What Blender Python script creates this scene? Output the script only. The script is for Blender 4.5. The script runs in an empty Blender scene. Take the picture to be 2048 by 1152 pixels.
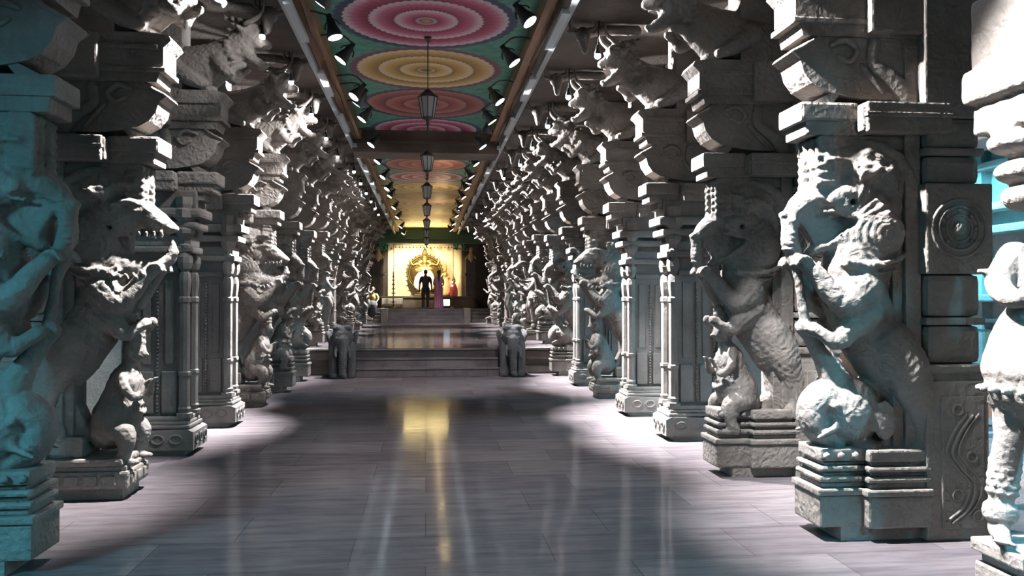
import bpy, bmesh, math, random
import numpy as np
from mathutils import Vector, Matrix, Euler
random.seed(7)
PI = math.pi
scene = bpy.context.scene
C = scene.collection

# ------------------------------------------------------------------ mesh building
class MB:
    """collects closed shapes and turns them into one mesh"""
    def __init__(self):
        self.v = []; self.f = []; self.sm = []
    def add(self, vs, fs, smooth=False):
        n = len(self.v)
        self.v += [tuple(map(float, p)) for p in vs]
        self.f += [tuple(i + n for i in f) for f in fs]
        self.sm += [smooth] * len(fs)
        return self
    def box(self, x0, x1, y0, y1, z0, z1, b=0.0):
        if b <= 0:
            vs = [(x, y, z) for z in (z0, z1) for y in (y0, y1) for x in (x0, x1)]
            fs = [(0, 2, 3, 1), (4, 5, 7, 6), (0, 1, 5, 4), (2, 6, 7, 3), (0, 4, 6, 2), (1, 3, 7, 5)]
            return self.add(vs, fs)
        b = min(b, (x1 - x0) * .45, (y1 - y0) * .45, (z1 - z0) * .45)
        bm = bmesh.new(); bmesh.ops.create_cube(bm, size=1)
        for v in bm.verts:
            v.co = Vector(((x0 + x1) / 2 + v.co.x * (x1 - x0), (y0 + y1) / 2 + v.co.y * (y1 - y0), (z0 + z1) / 2 + v.co.z * (z1 - z0)))
        bmesh.ops.bevel(bm, geom=list(bm.edges), offset=b, segments=2, profile=.6, affect='EDGES')
        self.bm(bm); return self
    def bm(self, bm, smooth=False):
        bm.verts.index_update()
        self.add([v.co[:] for v in bm.verts], [[v.index for v in f.verts] for f in bm.faces], smooth)
        bm.free()
    def rings(self, rings, cap=True, smooth=True):
        m = len(rings[0]); vs = [p for r in rings for p in r]; fs = []
        for i in range(len(rings) - 1):
            for j in range(m):
                a = i * m + j; b = i * m + (j + 1) % m
                fs.append((a, b, b + m, a + m))
        self.add(vs, fs, smooth)
        if cap:
            n = len(self.v) - len(vs)
            self.f += [tuple(n + j for j in reversed(range(m))), tuple(n + (len(rings) - 1) * m + j for j in range(m))]
            self.sm += [False, False]
        return self
    def tube(self, pts, seg=10, sy=1.0, sub=4, smooth=True, ball=True):
        """pts: (x,y,z,r); Catmull-Rom through the points; sy flattens the section in y"""
        P = [np.array(p, float) for p in pts]
        if len(P) > 2 and sub > 1:
            Q = [2 * P[0] - P[1]] + P + [2 * P[-1] - P[-2]]; out = []
            for i in range(1, len(Q) - 2):
                for k in range(sub):
                    t = k / sub; a, b, c, d = Q[i - 1], Q[i], Q[i + 1], Q[i + 2]
                    out.append(.5 * (2 * b + (c - a) * t + (2 * a - 5 * b + 4 * c - d) * t * t + (3 * b - a - 3 * c + d) * t ** 3))
            out.append(P[-1]); P = out
        # rounded ends
        if ball:
            def cap(p, q):
                d = p[:3] - q[:3]; d = d / (np.linalg.norm(d) + 1e-9); r = p[3]
                return [np.array([*(p[:3] + d * r * math.sin(a)), max(r * math.cos(a), r * .05)]) for a in (.5, .95, 1.3, 1.52)]
            P = list(reversed(cap(P[0], P[1]))) + P + cap(P[-1], P[-2])
        rings = []; up = None
        for i, p in enumerate(P):
            t = P[min(i + 1, len(P) - 1)][:3] - P[max(i - 1, 0)][:3]
            t = Vector(t); t = t.normalized() if t.length > 1e-9 else Vector((0, 0, 1))
            if up is None:
                up = Vector((0, 1, 0)) if abs(t.y) < .9 else Vector((1, 0, 0))
            s = t.cross(up)
            if s.length < 1e-6: s = t.orthogonal()
            s.normalize(); up = s.cross(t).normalized()
            r = max(p[3], .001); c = Vector(p[:3])
            ring = []
            for j in range(seg):
                a = 2 * PI * j / seg; o = s * math.cos(a) * r + up * math.sin(a) * r
                ring.append((c.x + o.x, c.y + o.y * sy, c.z + o.z))
            rings.append(ring)
        return self.rings(rings, True, smooth)
    def ell(self, c, r, rot=(0, 0, 0), n=2):
        bm = bmesh.new(); bmesh.ops.create_icosphere(bm, subdivisions=n, radius=1)
        if not hasattr(r, '__len__'): r = (r, r, r)
        M = Matrix.Translation(c) @ Euler(rot).to_matrix().to_4x4() @ Matrix.Diagonal((*r, 1))
        bm.transform(M); self.bm(bm, True); return self
    def cone(self, p, q, r0, r1, seg=10, smooth=True):
        return self.tube([(*p, r0), (*q, r1)], seg=seg, sub=1, ball=False, smooth=smooth)
    def lathe(self, c, prof, seg=20, smooth=True, sx=1, sy=1):
        rings = [[(c[0] + r * sx * math.cos(2 * PI * j / seg), c[1] + r * sy * math.sin(2 * PI * j / seg), c[2] + z) for j in range(seg)] for r, z in prof]
        return self.rings(rings, True, smooth)
    def prism(self, poly, y0, y1):
        """polygon in (x,z), counter-clockwise or not, extruded along y"""
        bm = bmesh.new()
        a = [bm.verts.new((x, y0, z)) for x, z in poly]
        f = bm.faces.new(a)
        r = bmesh.ops.extrude_face_region(bm, geom=[f])
        for e in r['geom']:
            if isinstance(e, bmesh.types.BMVert): e.co.y = y1
        bmesh.ops.recalc_face_normals(bm, faces=list(bm.faces))
        self.bm(bm); return self
    def xprism(self, poly, x0, x1):
        """polygon in (y,z) extruded along x"""
        bm = bmesh.new()
        a = [bm.verts.new((x0, y, z)) for y, z in poly]
        f = bm.faces.new(a)
        r = bmesh.ops.extrude_face_region(bm, geom=[f])
        for e in r['geom']:
            if isinstance(e, bmesh.types.BMVert): e.co.x = x1
        bmesh.ops.recalc_face_normals(bm, faces=list(bm.faces))
        self.bm(bm); return self
    def torus(self, c, R, r, axis='y', seg=20, k=8, arc=(0, 2 * PI), sc=(1, 1)):
        closed = abs(arc[1] - arc[0]) > 6.28
        n = seg if closed else seg + 1
        rings = []
        for i in range(n):
            a = arc[0] + (arc[1] - arc[0]) * i / seg
            d = (math.cos(a) * sc[0], math.sin(a) * sc[1])
            ring = []
            for j in range(k):
                b = 2 * PI * j / k; q = R + r * math.cos(b); w = r * math.sin(b)
                u, v = d[0] * q, d[1] * q
                if axis == 'y': ring.append((c[0] + u, c[1] + w, c[2] + v))
                elif axis == 'z': ring.append((c[0] + u, c[1] + v, c[2] + w))
                else: ring.append((c[0] + w, c[1] + u, c[2] + v))
            rings.append(ring)
        if closed: rings.append(rings[0])
        return self.rings(rings, not closed, True)
    def mesh(self, name, mat=None):
        me = bpy.data.meshes.new(name)
        me.from_pydata(self.v, [], self.f)
        me.polygons.foreach_set('use_smooth', self.sm)
        if mat: me.materials.append(mat)
        me.update(); return me

def fix_normals(me):
    bm = bmesh.new(); bm.from_mesh(me)
    bmesh.ops.recalc_face_normals(bm, faces=list(bm.faces))
    bm.to_mesh(me); bm.free(); return me

def sculpt(mb, name, voxel, mat, cut=None, smooth=2, relief=None, keep=()):
    """weld overlapping shapes into one carved surface"""
    me = fix_normals(mb.mesh(name))
    o = bpy.data.objects.new('tmp', me); C.objects.link(o)
    m = o.modifiers.new('r', 'REMESH'); m.mode = 'VOXEL'; m.voxel_size = voxel
    oc = None
    if cut:
        oc = bpy.data.objects.new('tmpc', fix_normals(cut.mesh('c'))); C.objects.link(oc)
        b = o.modifiers.new('b', 'BOOLEAN'); b.operation = 'DIFFERENCE'; b.object = oc; b.solver = 'EXACT'
        m2 = o.modifiers.new('r2', 'REMESH'); m2.mode = 'VOXEL'; m2.voxel_size = voxel
    if smooth:
        s = o.modifiers.new('s', 'SMOOTH'); s.iterations = smooth; s.factor = .5
    dg = bpy.context.evaluated_depsgraph_get()
    out = bpy.data.meshes.new_from_object(o.evaluated_get(dg))
    out.name = name
    for q in (o, oc):
        if q is not None:
            bpy.data.objects.remove(q, do_unlink=True)
    if relief:
        n = len(out.vertices); co = np.empty(n * 3); no = np.empty(n * 3)
        out.vertices.foreach_get('co', co); out.vertices.foreach_get('normal', no)
        co = co.reshape(-1, 3); no = no.reshape(-1, 3)
        co += no * relief(co)[:, None]
        out.vertices.foreach_set('co', co.ravel())
    out.materials.clear(); out.materials.append(mat)
    out.polygons.foreach_set('use_smooth', [True] * len(out.polygons))
    out.update(); return out

def wob(co, s, seed=0):
    """cheap smooth noise, about -1..1"""
    r = np.random.RandomState(seed); t = np.zeros(len(co))
    for k in range(6):
        d = r.normal(size=3); d /= np.linalg.norm(d)
        t += np.sin(co @ d * s * (1 + .35 * k) + r.uniform(0, 6.28))
    return t / 4

# ------------------------------------------------------------------ materials
def newmat(name):
    m = bpy.data.materials.new(name); m.use_nodes = True
    nt = m.node_tree; nt.nodes.clear()
    out = nt.nodes.new('ShaderNodeOutputMaterial'); b = nt.nodes.new('ShaderNodeBsdfPrincipled')
    nt.links.new(b.outputs[0], out.inputs[0])
    return m, nt, b
def simple(name, col, rough=.5, metal=0, emit=None, es=0, spec=.5):
    m, nt, b = newmat(name)
    b.inputs['Base Color'].default_value = (*col, 1); b.inputs['Roughness'].default_value = rough
    b.inputs['Metallic'].default_value = metal; b.inputs['Specular IOR Level'].default_value = spec
    if emit: b.inputs['Emission Color'].default_value = (*emit, 1); b.inputs['Emission Strength'].default_value = es
    return m
def ramp(nt, stops, interp='LINEAR'):
    r = nt.nodes.new('ShaderNodeValToRGB'); r.color_ramp.interpolation = interp
    e = r.color_ramp.elements
    while len(e) > 1: e.remove(e[-1])
    e[0].position = stops[0][0]; e[0].color = (*stops[0][1], 1)
    for p, c in stops[1:]:
        k = e.new(p); k.color = (*c, 1)
    return r
def math_(nt, op, a, b=None, c=None, clamp=False):
    n = nt.nodes.new('ShaderNodeMath'); n.operation = op; n.use_clamp = clamp
    for i, x in enumerate((a, b, c)):
        if x is None: continue
        if isinstance(x, (int, float)): n.inputs[i].default_value = x
        else: nt.links.new(x, n.inputs[i])
    return n.outputs[0]
def mix(nt, fac, a, b, mode='MIX'):
    n = nt.nodes.new('ShaderNodeMix'); n.data_type = 'RGBA'; n.blend_type = mode
    for s, x in ((0, fac), (6, a), (7, b)):
        if isinstance(x, (int, float)): n.inputs[s].default_value = x
        elif isinstance(x, tuple): n.inputs[s].default_value = (*x, 1)
        else: nt.links.new(x, n.inputs[s])
    return n.outputs[2]

def stone(name, dark, mid, light, carve=1.0, rough=.75, scale=1.0):
    m, nt, b = newmat(name)
    geo = nt.nodes.new('ShaderNodeNewGeometry')
    pos = geo.outputs['Position']
    def noise(s, d=4, r=.55):
        n = nt.nodes.new('ShaderNodeTexNoise'); nt.links.new(pos, n.inputs['Vector'])
        n.inputs['Scale'].default_value = s * scale; n.inputs['Detail'].default_value = d; n.inputs['Roughness'].default_value = r
        return n.outputs[0]
    big = noise(1.7, 5); sml = noise(34, 3, .7)
    r = ramp(nt, [(.28, dark), (.5, mid), (.74, light)]); nt.links.new(big, r.inputs[0])
    c = mix(nt, math_(nt, 'MULTIPLY', sml, .55), r.outputs[0], dark)
    nt.links.new(c, b.inputs['Base Color'])
    b.inputs['Roughness'].default_value = rough; b.inputs['Specular IOR Level'].default_value = .35
    # carved grain: small pits, plus shallow scrollwork
    vo = nt.nodes.new('ShaderNodeTexVoronoi'); vo.feature = 'SMOOTH_F1'; vo.inputs['Scale'].default_value = 22 * scale
    vo.inputs['Smoothness'].default_value = .4
    dist = nt.nodes.new('ShaderNodeTexNoise'); dist.inputs['Scale'].default_value = 6; dist.inputs['Detail'].default_value = 2
    nt.links.new(pos, dist.inputs['Vector'])
    vm = nt.nodes.new('ShaderNodeVectorMath'); vm.operation = 'MULTIPLY_ADD'
    nt.links.new(dist.outputs['Color'], vm.inputs[0]); vm.inputs[1].default_value = (.18, .18, .18); nt.links.new(pos, vm.inputs[2])
    nt.links.new(vm.outputs[0], vo.inputs['Vector'])
    h = math_(nt, 'ADD', math_(nt, 'MULTIPLY', vo.outputs['Distance'], .55 * carve), math_(nt, 'MULTIPLY', noise(11, 5, .65), .5))
    h = math_(nt, 'ADD', h, math_(nt, 'MULTIPLY', noise(90, 2, .6), .18))
    bp = nt.nodes.new('ShaderNodeBump'); bp.inputs['Strength'].default_value = .75; bp.inputs['Distance'].default_value = .022
    nt.links.new(h, bp.inputs['Height']); nt.links.new(bp.outputs[0], b.inputs['Normal'])
    return m

GRAN = stone('carved_granite', (.085, .07, .06), (.175, .148, .13), (.26, .23, .21))
GRAN_PLAIN = stone('dressed_granite', (.08, .067, .06), (.155, .134, .12), (.235, .21, .19), carve=.25)
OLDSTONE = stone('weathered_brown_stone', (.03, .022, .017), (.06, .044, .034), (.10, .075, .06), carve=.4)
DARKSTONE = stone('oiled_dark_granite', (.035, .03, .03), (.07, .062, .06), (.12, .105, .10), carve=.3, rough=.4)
ELEPH = stone('worn_grey_granite', (.03, .028, .03), (.06, .057, .058), (.10, .095, .092), carve=.2, rough=.75)

def floor_mat(name, spec):
    m, nt, b = newmat(name)
    geo = nt.nodes.new('ShaderNodeNewGeometry')
    br = nt.nodes.new('ShaderNodeTexBrick'); nt.links.new(geo.outputs['Position'], br.inputs['Vector'])
    br.inputs['Scale'].default_value = 1; br.inputs['Brick Width'].default_value = 1.25; br.inputs['Row Height'].default_value = .62
    br.inputs['Mortar Size'].default_value = .003; br.inputs['Mortar Smooth'].default_value = .1; br.offset = .37
    br.inputs['Color1'].default_value = (.080, .068, .072, 1); br.inputs['Color2'].default_value = (.118, .101, .102, 1)
    br.inputs['Mortar'].default_value = (.05, .045, .045, 1)
    mp = nt.nodes.new('ShaderNodeMapping'); mp.inputs['Scale'].default_value = (1.1, 7, 1)
    nt.links.new(geo.outputs['Position'], mp.inputs[0])
    no = nt.nodes.new('ShaderNodeTexNoise'); no.inputs['Scale'].default_value = 1.6; no.inputs['Detail'].default_value = 6; no.inputs['Roughness'].default_value = .65
    nt.links.new(mp.outputs[0], no.inputs['Vector'])
    r = ramp(nt, [(.3, (.62, .6, .62)), (.55, (1, .97, .97)), (.75, (1.25, 1.18, 1.12))]); nt.links.new(no.outputs[0], r.inputs[0])
    nt.links.new(mix(nt, 1.0, br.outputs['Color'], r.outputs[0], 'MULTIPLY'), b.inputs['Base Color'])
    r2 = ramp(nt, [(.3, (.07, .07, .07)), (.7, (.15, .15, .15))]); nt.links.new(no.outputs[0], r2.inputs[0])
    b.inputs['Roughness'].default_value = .6; b.inputs['Specular IOR Level'].default_value = 0
    gl = nt.nodes.new('ShaderNodeBsdfGlossy'); nt.links.new(r2.outputs[0], gl.inputs['Roughness'])
    mx = nt.nodes.new('ShaderNodeMixShader'); lw = nt.nodes.new('ShaderNodeLayerWeight'); lw.inputs['Blend'].default_value = .08
    nt.links.new(math_(nt, 'ADD', math_(nt, 'MULTIPLY', lw.outputs['Facing'], spec * .5), spec * .5), mx.inputs[0])
    nt.links.new(b.outputs[0], mx.inputs[1]); nt.links.new(gl.outputs[0], mx.inputs[2])
    out = next(n for n in nt.nodes if n.type == 'OUTPUT_MATERIAL'); nt.links.new(mx.outputs[0], out.inputs[0])
    n2 = nt.nodes.new('ShaderNodeTexNoise'); n2.inputs['Scale'].default_value = 5; n2.inputs['Detail'].default_value = 2
    nt.links.new(geo.outputs['Position'], n2.inputs['Vector'])
    h = math_(nt, 'SUBTRACT', math_(nt, 'MULTIPLY', n2.outputs[0], .35), math_(nt, 'MULTIPLY', br.outputs['Fac'], .3))
    bp = nt.nodes.new('ShaderNodeBump'); bp.inputs['Strength'].default_value = .25; bp.inputs['Distance'].default_value = .01
    nt.links.new(h, bp.inputs['Height']); nt.links.new(bp.outputs[0], b.inputs['Normal']); nt.links.new(bp.outputs[0], gl.inputs['Normal'])
    return m
FLOOR = floor_mat('polished_granite_slabs', .15)
FLOOR2 = floor_mat('bright_polished_granite_slabs', .42)

PITCH_C, C0, RAD = 2.10, 9.70, 1.09          # painted medallions along the ceiling
def ceiling_mat():
    m, nt, b = newmat('painted_lotus_ceiling')
    geo = nt.nodes.new('ShaderNodeNewGeometry'); sp = nt.nodes.new('ShaderNodeSeparateXYZ')
    nt.links.new(geo.outputs['Position'], sp.inputs[0])
    X, Y = sp.outputs[0], sp.outputs[1]
    t = math_(nt, 'ADD', math_(nt, 'DIVIDE', math_(nt, 'SUBTRACT', Y, C0), PITCH_C), 20.5)
    idx = math_(nt, 'FLOOR', t)
    ly = math_(nt, 'MULTIPLY', math_(nt, 'SUBTRACT', math_(nt, 'FRACT', t), .5), PITCH_C)
    rr = math_(nt, 'SQRT', math_(nt, 'ADD', math_(nt, 'MULTIPLY', X, X), math_(nt, 'MULTIPLY', ly, ly)))
    ang = math_(nt, 'ARCTAN2', ly, X)
    pet = math_(nt, 'ABSOLUTE', math_(nt, 'SINE', math_(nt, 'MULTIPLY', ang, 22)))
    rn = math_(nt, 'DIVIDE', rr, RAD)
    rn = math_(nt, 'SUBTRACT', rn, math_(nt, 'MULTIPLY', math_(nt, 'SUBTRACT', pet, .6), .022))
    def rings(outer, deep, midc, pale, core):
        dk = tuple(x * .45 for x in deep)
        return ramp(nt, [(0, core), (.045, core), (.06, dk), (.10, tuple(x * .8 for x in pale)), (.125, dk), (.15, deep), (.22, midc), (.31, pale), (.335, pale), (.345, dk), (.40, deep), (.50, midc), (.575, pale), (.61, pale), (.62, dk), (.70, deep), (.78, midc), (.86, pale), (.885, pale), (.892, outer), (.93, tuple(x * .55 for x in outer)), (.975, outer), (1.0, tuple(x * .6 for x in outer))])
    ca = rings((.02, .035, .08), (.24, .02, .06), (.38, .10, .16), (.50, .38, .40), (.28, .2, .06))
    cb = rings((.12, .045, .07), (.30, .16, .03), (.44, .28, .08), (.52, .41, .27), (.04, .09, .05))
    cc = rings((.03, .03, .07), (.15, .025, .025), (.24, .05, .04), (.27, .11, .08), (.08, .02, .025))
    for c in (ca, cb, cc): nt.links.new(rn, c.inputs[0])
    k = math_(nt, 'MODULO', math_(nt, 'SUBTRACT', idx, 20), 3)   # 0,1,2 from the first full one
    k = math_(nt, 'MODULO', math_(nt, 'ADD', k, 3), 3)
    is1 = math_(nt, 'COMPARE', k, 1, .4); is2 = math_(nt, 'COMPARE', k, 2, .4)
    med = mix(nt, is2, mix(nt, is1, ca.outputs[0], cb.outputs[0]), cc.outputs[0])
    no = nt.nodes.new('ShaderNodeTexNoise'); no.inputs['Scale'].default_value = 7; nt.links.new(geo.outputs['Position'], no.inputs['Vector'])
    gr = ramp(nt, [(.35, (.025, .12, .085)), (.6, (.055, .20, .14))]); nt.links.new(no.outputs[0], gr.inputs[0])
    far = math_(nt, 'MULTIPLY', math_(nt, 'SUBTRACT', Y, 20.5), .12, clamp=True)   # ground and medallions shift gradually to ochre with distance
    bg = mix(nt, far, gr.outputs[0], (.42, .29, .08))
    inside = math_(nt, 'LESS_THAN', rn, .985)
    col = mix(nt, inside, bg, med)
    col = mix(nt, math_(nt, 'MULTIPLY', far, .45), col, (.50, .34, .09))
    # seams between the ceiling slabs
    seam = math_(nt, 'LESS_THAN', math_(nt, 'ABSOLUTE', math_(nt, 'SUBTRACT', ly, .98)), .008)
    col = mix(nt, math_(nt, 'MULTIPLY', seam, .6), col, (.03, .03, .02))
    nt.links.new(col, b.inputs['Base Color']); b.inputs['Roughness'].default_value = .6
    return m
CEIL = ceiling_mat()
def wood_mat():
    m, nt, b = newmat('varnished_timber')
    geo = nt.nodes.new('ShaderNodeNewGeometry'); mp = nt.nodes.new('ShaderNodeMapping'); mp.inputs['Scale'].default_value = (14, .8, 14)
    nt.links.new(geo.outputs['Position'], mp.inputs[0])
    n = nt.nodes.new('ShaderNodeTexNoise'); n.inputs['Scale'].default_value = 2; n.inputs['Detail'].default_value = 5; nt.links.new(mp.outputs[0], n.inputs['Vector'])
    r = ramp(nt, [(.3, (.10, .045, .018)), (.7, (.30, .15, .06))]); nt.links.new(n.outputs[0], r.inputs[0])
    nt.links.new(r.outputs[0], b.inputs['Base Color']); b.inputs['Roughness'].default_value = .45
    return m
WOOD = wood_mat()
STEEL = simple('galvanised_steel', (.22, .24, .25), .4, .7)
WHITE_ENAMEL = simple('white_enamel', (.30, .32, .33), .45)
BLACK = simple('black_paint', (.012, .012, .014), .45)
CABLE = simple('black_rubber_cable', (.01, .01, .01), .6)
LAMPFACE = simple('floodlight_lens', (.9, .95, 1), .2, emit=(.80, .92, 1.0), es=18)
GLOBE = simple('small_lamp_glass', (.9, .95, 1), .2, emit=(.80, .92, 1.0), es=5)
TUBE = simple('cyan_tube_glass', (.3, .9, 1), .3, emit=(.06, .72, 1.0), es=14)
IRON = simple('dark_iron', (.05, .045, .04), .5, .8)
FROST = simple('frosted_lantern_glass', (.26, .26, .25), .4)
GOLD = simple('gilded_metal', (.62, .47, .16), .35, .7)
GOLDDIM = simple('tarnished_brass', (.13, .10, .03), .5, .6)
BRASS = simple('brass', (.50, .34, .10), .3, .9)
CREAM = simple('cream_painted_plaster', (.88, .78, .58), .6)
WHITECLOTH = simple('white_silk_cloth', (.88, .86, .80), .8)
SALMON = simple('salmon_silk_cloth', (.80, .42, .26), .8)
MAROON = simple('maroon_cloth', (.30, .05, .07), .8)
SKIN = simple('brown_skin', (.20, .10, .065), .55)
HAIR = simple('black_hair', (.01, .009, .008), .5)
SHIRT = simple('black_cotton_shirt', (.02, .02, .025), .8)
TROUS = simple('black_trousers', (.012, .012, .016), .8)
PINK = simple('pink_purple_saree', (.42, .17, .30), .7)
LILAC = simple('lilac_blouse_cloth', (.45, .30, .45), .7)
YELLOW = simple('yellow_blouse_cloth', (.50, .42, .06), .8)
DARKSK = simple('dark_skirt_cloth', (.015, .014, .02), .8)
GREENP = simple('green_leaf_garland', (.04, .30, .12), .6)
LEAFG = simple('dark_green_paint', (.03, .09, .05), .6)
BOXW = simple('lit_display_panel', (.7, .85, 1), .4, emit=(.55, .78, 1), es=3.0)
SMALLBULB = simple('pink_white_bulb', (1, .9, .9), .3, emit=(1, .75, .75), es=12)
REDW = stone('red_painted_wall', (.16, .07, .045), (.24, .11, .07), (.32, .16, .10), carve=.1)
AISLE = stone('aisle_wall_granite', (.16, .15, .14), (.26, .25, .24), (.36, .35, .33), carve=.4)
SHRINEBACK = simple('blackened_stone', (.03, .026, .024), .6)

# ------------------------------------------------------------------ objects
def link(name, me, parent=None, loc=(0, 0, 0), rot=(0, 0, 0)):
    o = bpy.data.objects.new(name, me); C.objects.link(o); o.location = loc; o.rotation_euler = rot
    if parent is not None: o.parent = parent
    return o
def thing(name, label, cat, loc=(0, 0, 0), rz=0, group=None, me=None, kind='thing'):
    o = link(name, me, None, loc, (0, 0, rz)); o['label'] = label; o['category'] = cat; o['kind'] = kind
    if group: o['group'] = group
    return o
def struct(name, me, label=None, cat=None):
    o = link(name, me); o['kind'] = 'structure'
    if label: o['label'] = label
    if cat: o['category'] = cat
    return o
def dup(root, label, loc=None, rz=None, group=None, scale=None, skip=()):
    kids = {}
    for q in bpy.data.objects:
        if q.parent is not None: kids.setdefault(q.parent.name, []).append(q)
    r = root.copy(); C.objects.link(r); r['label'] = label
    if loc is not None: r.location = loc
    if rz is not None: r.rotation_euler = (0, 0, rz)
    if group: r['group'] = group
    if scale is not None: r.scale = scale
    for ch in kids.get(root.name, []):
        if ch.name.split('.')[0] in skip: continue
        c = ch.copy(); C.objects.link(c); c.parent = r
        for g in kids.get(ch.name, []):
            d = g.copy(); C.objects.link(d); d.parent = c
    return r

# ------------------------------------------------------------------ camera (eye 1.6 m, left of the aisle's axis only by a turn)
F, W = 1650.0, 2048
yaw = math.atan(172 / F); pitch = math.atan(20 / F * math.cos(yaw))
cam = bpy.data.cameras.new('camera'); cam.sensor_width = 36; cam.lens = 36 * F / W
co = bpy.data.objects.new('camera', cam); C.objects.link(co)
co.location = (0, 0, 1.6); co.rotation_euler = (PI / 2 + pitch, 0, -yaw); scene.camera = co
cam.clip_end = 200

XR, XL = 2.72, -2.40                    # corridor faces of the two pillar rows
ZC = 4.85                               # painted ceiling
Z1, Z2 = .54, 1.13                      # the two raised floors
YS, YS2 = 17.6, 36.3                    # where they begin

# ------------------------------------------------------------------ setting
def b1(*a, mat, b=0): return MB().box(*a, b).mesh('block', mat)
struct('floor', b1(-7.8, 7.8, -5, YS, -.3, 0, mat=FLOOR), 'polished granite slab floor of the pillared hall', 'floor')
struct('floor.001', b1(-7.8, 7.8, YS, YS2, -.3, Z1, mat=FLOOR2), 'raised polished granite floor beyond the first steps', 'floor')
struct('floor.002', b1(-7.8, 7.8, YS2, 44, -.3, Z2, mat=FLOOR2), 'upper polished floor before the shrine', 'floor')
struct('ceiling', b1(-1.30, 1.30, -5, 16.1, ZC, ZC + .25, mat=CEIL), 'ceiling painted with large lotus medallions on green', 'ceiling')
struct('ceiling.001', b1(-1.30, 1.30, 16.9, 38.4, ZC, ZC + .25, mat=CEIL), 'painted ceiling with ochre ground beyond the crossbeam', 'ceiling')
for i, s in enumerate((-1, 1)):
    side = 'left' if s < 0 else 'right'
    a, b_ = sorted((s * 1.30, s * 3.3))
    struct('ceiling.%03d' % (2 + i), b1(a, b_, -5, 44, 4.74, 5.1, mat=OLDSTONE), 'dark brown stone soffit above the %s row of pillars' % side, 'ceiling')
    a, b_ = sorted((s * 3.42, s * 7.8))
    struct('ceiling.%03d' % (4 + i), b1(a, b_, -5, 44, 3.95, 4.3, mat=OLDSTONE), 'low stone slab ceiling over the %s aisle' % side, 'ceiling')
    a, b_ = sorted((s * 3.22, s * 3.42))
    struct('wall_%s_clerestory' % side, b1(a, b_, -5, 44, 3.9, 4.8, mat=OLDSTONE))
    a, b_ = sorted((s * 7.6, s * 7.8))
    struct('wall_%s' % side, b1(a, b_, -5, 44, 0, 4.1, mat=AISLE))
    # timber beam on the edge of the painted ceiling
    a, b_ = sorted((s * 1.24, s * 1.40))
    struct('trim_%d' % (i + 1), b1(a, b_, -5, 38.4, 4.66, 4.86, mat=WOOD), 'brown timber beam along the %s edge of the painted ceiling' % side, 'beam')
struct('wall_back', b1(-7.8, 7.8, 43.8, 44, 0, 5.1, mat=SHRINEBACK))
struct('wall_front', b1(-7.8, 7.8, -5.2, -5, 0, 5.1, mat=AISLE))
m = MB().box(-1.42, 1.42, 16.1, 16.9, 4.42, 5.1, .02).box(-1.42, 1.42, 16.04, 16.96, 4.60, 4.66, .01)
struct('trim_3', m.mesh('beam', OLDSTONE), 'dark stone crossbeam between the two painted ceilings', 'beam')
m = MB().box(-3.2, 3.2, 38.4, 39.0, 4.15, 5.1, .02).box(-3.2, 3.2, 38.33, 39.05, 4.3, 4.36, .01)
struct('trim_4', m.mesh('beam', LEAFG), 'dark green lintel above the shrine opening', 'beam')
# moulded face of the raised floor on both sides of the first steps
for i, (a, b_) in enumerate(((-7.7, -1.98), (2.05, 7.7))):
    m = MB()
    n = int((b_ - a) / 1.15)
    for k in range(n):
        x0 = a + (b_ - a) * k / n; x1 = a + (b_ - a) * (k + 1) / n
        m.box(x0 + .004, x1 - .004, 17.38, 17.62, .0, .17, .03)
        m.box(x0 + .004, x1 - .004, 17.46, 17.62, .17, .30, .0)
        m.box(x0 + .004, x1 - .004, 17.36, 17.62, .30, .50, .06)
    m.box(a, b_, 17.34, 17.66, .50, .545, .008)
    struct('trim_%d' % (5 + i), m.mesh('moulding', GRAN_PLAIN), 'moulded stone edge of the raised floor on the %s' % ('left', 'right')[i], 'moulding')
# first steps
m = MB()
for k in range(3):
    m.box(-1.46, 1.50, 16.86 + .25 * k, YS + .02, 0, .18 * (k + 1) - .002, .012)
    m.box(-1.46, 1.50, 16.84 + .25 * k, 16.90 + .25 * k, .18 * (k + 1) - .035, .18 * (k + 1), .01)
struct('stone_steps', m.mesh('steps', FLOOR), 'three broad polished stone steps between two elephants', 'steps')
m = MB()
for k in range(4):
    m.box(-1.62, 1.62, 35.3 + .25 * k, YS2 + .02, Z1 - .01, Z1 + .1475 * (k + 1) - .002, .01)
struct('stone_steps.001', m.mesh('steps', FLOOR), 'far steps leading up to the shrine floor', 'steps')
for s, nm in ((-1, 'left'), (1, 'right')):
    m = MB(); a, b_ = sorted((s * 1.9, s * 3.6))
    for k in range(4):
        m.box(a, b_, 35.45 + .22 * k, YS2 + .02, Z1 - .01, Z1 + .1475 * (k + 1) - .002, .01)
    struct('stone_steps.%03d' % (3 + s), m.mesh('steps', GRAN_PLAIN), 'narrow side steps to the %s of the far steps' % nm, 'steps')
    a, b_ = sorted((s * 1.62, s * 1.9))
    struct('step_kerb', b1(a, b_, 35.2, YS2 + .02, Z1 - .01, Z2 + .03, mat=GRAN_PLAIN, b=.02), 'stone kerb flanking the far steps on the %s' % nm, 'kerb')

# ------------------------------------------------------------------ pillars (local frame: x outward from the corridor, y along it, z up)
U = lambda p: (p - 1651) / 281.0        # drawing units of the beast's profile -> metres
Z = lambda q: 2.165 + (430 - q) / 294.0
def P(px, py, v, r): return (U(px), v, Z(py), r)

def curl(m, px, py, r, ys, R=.022):
    for y in ys: m.ell((U(px), y, Z(py)), (R * 1.7, R, R), n=1)

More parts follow.
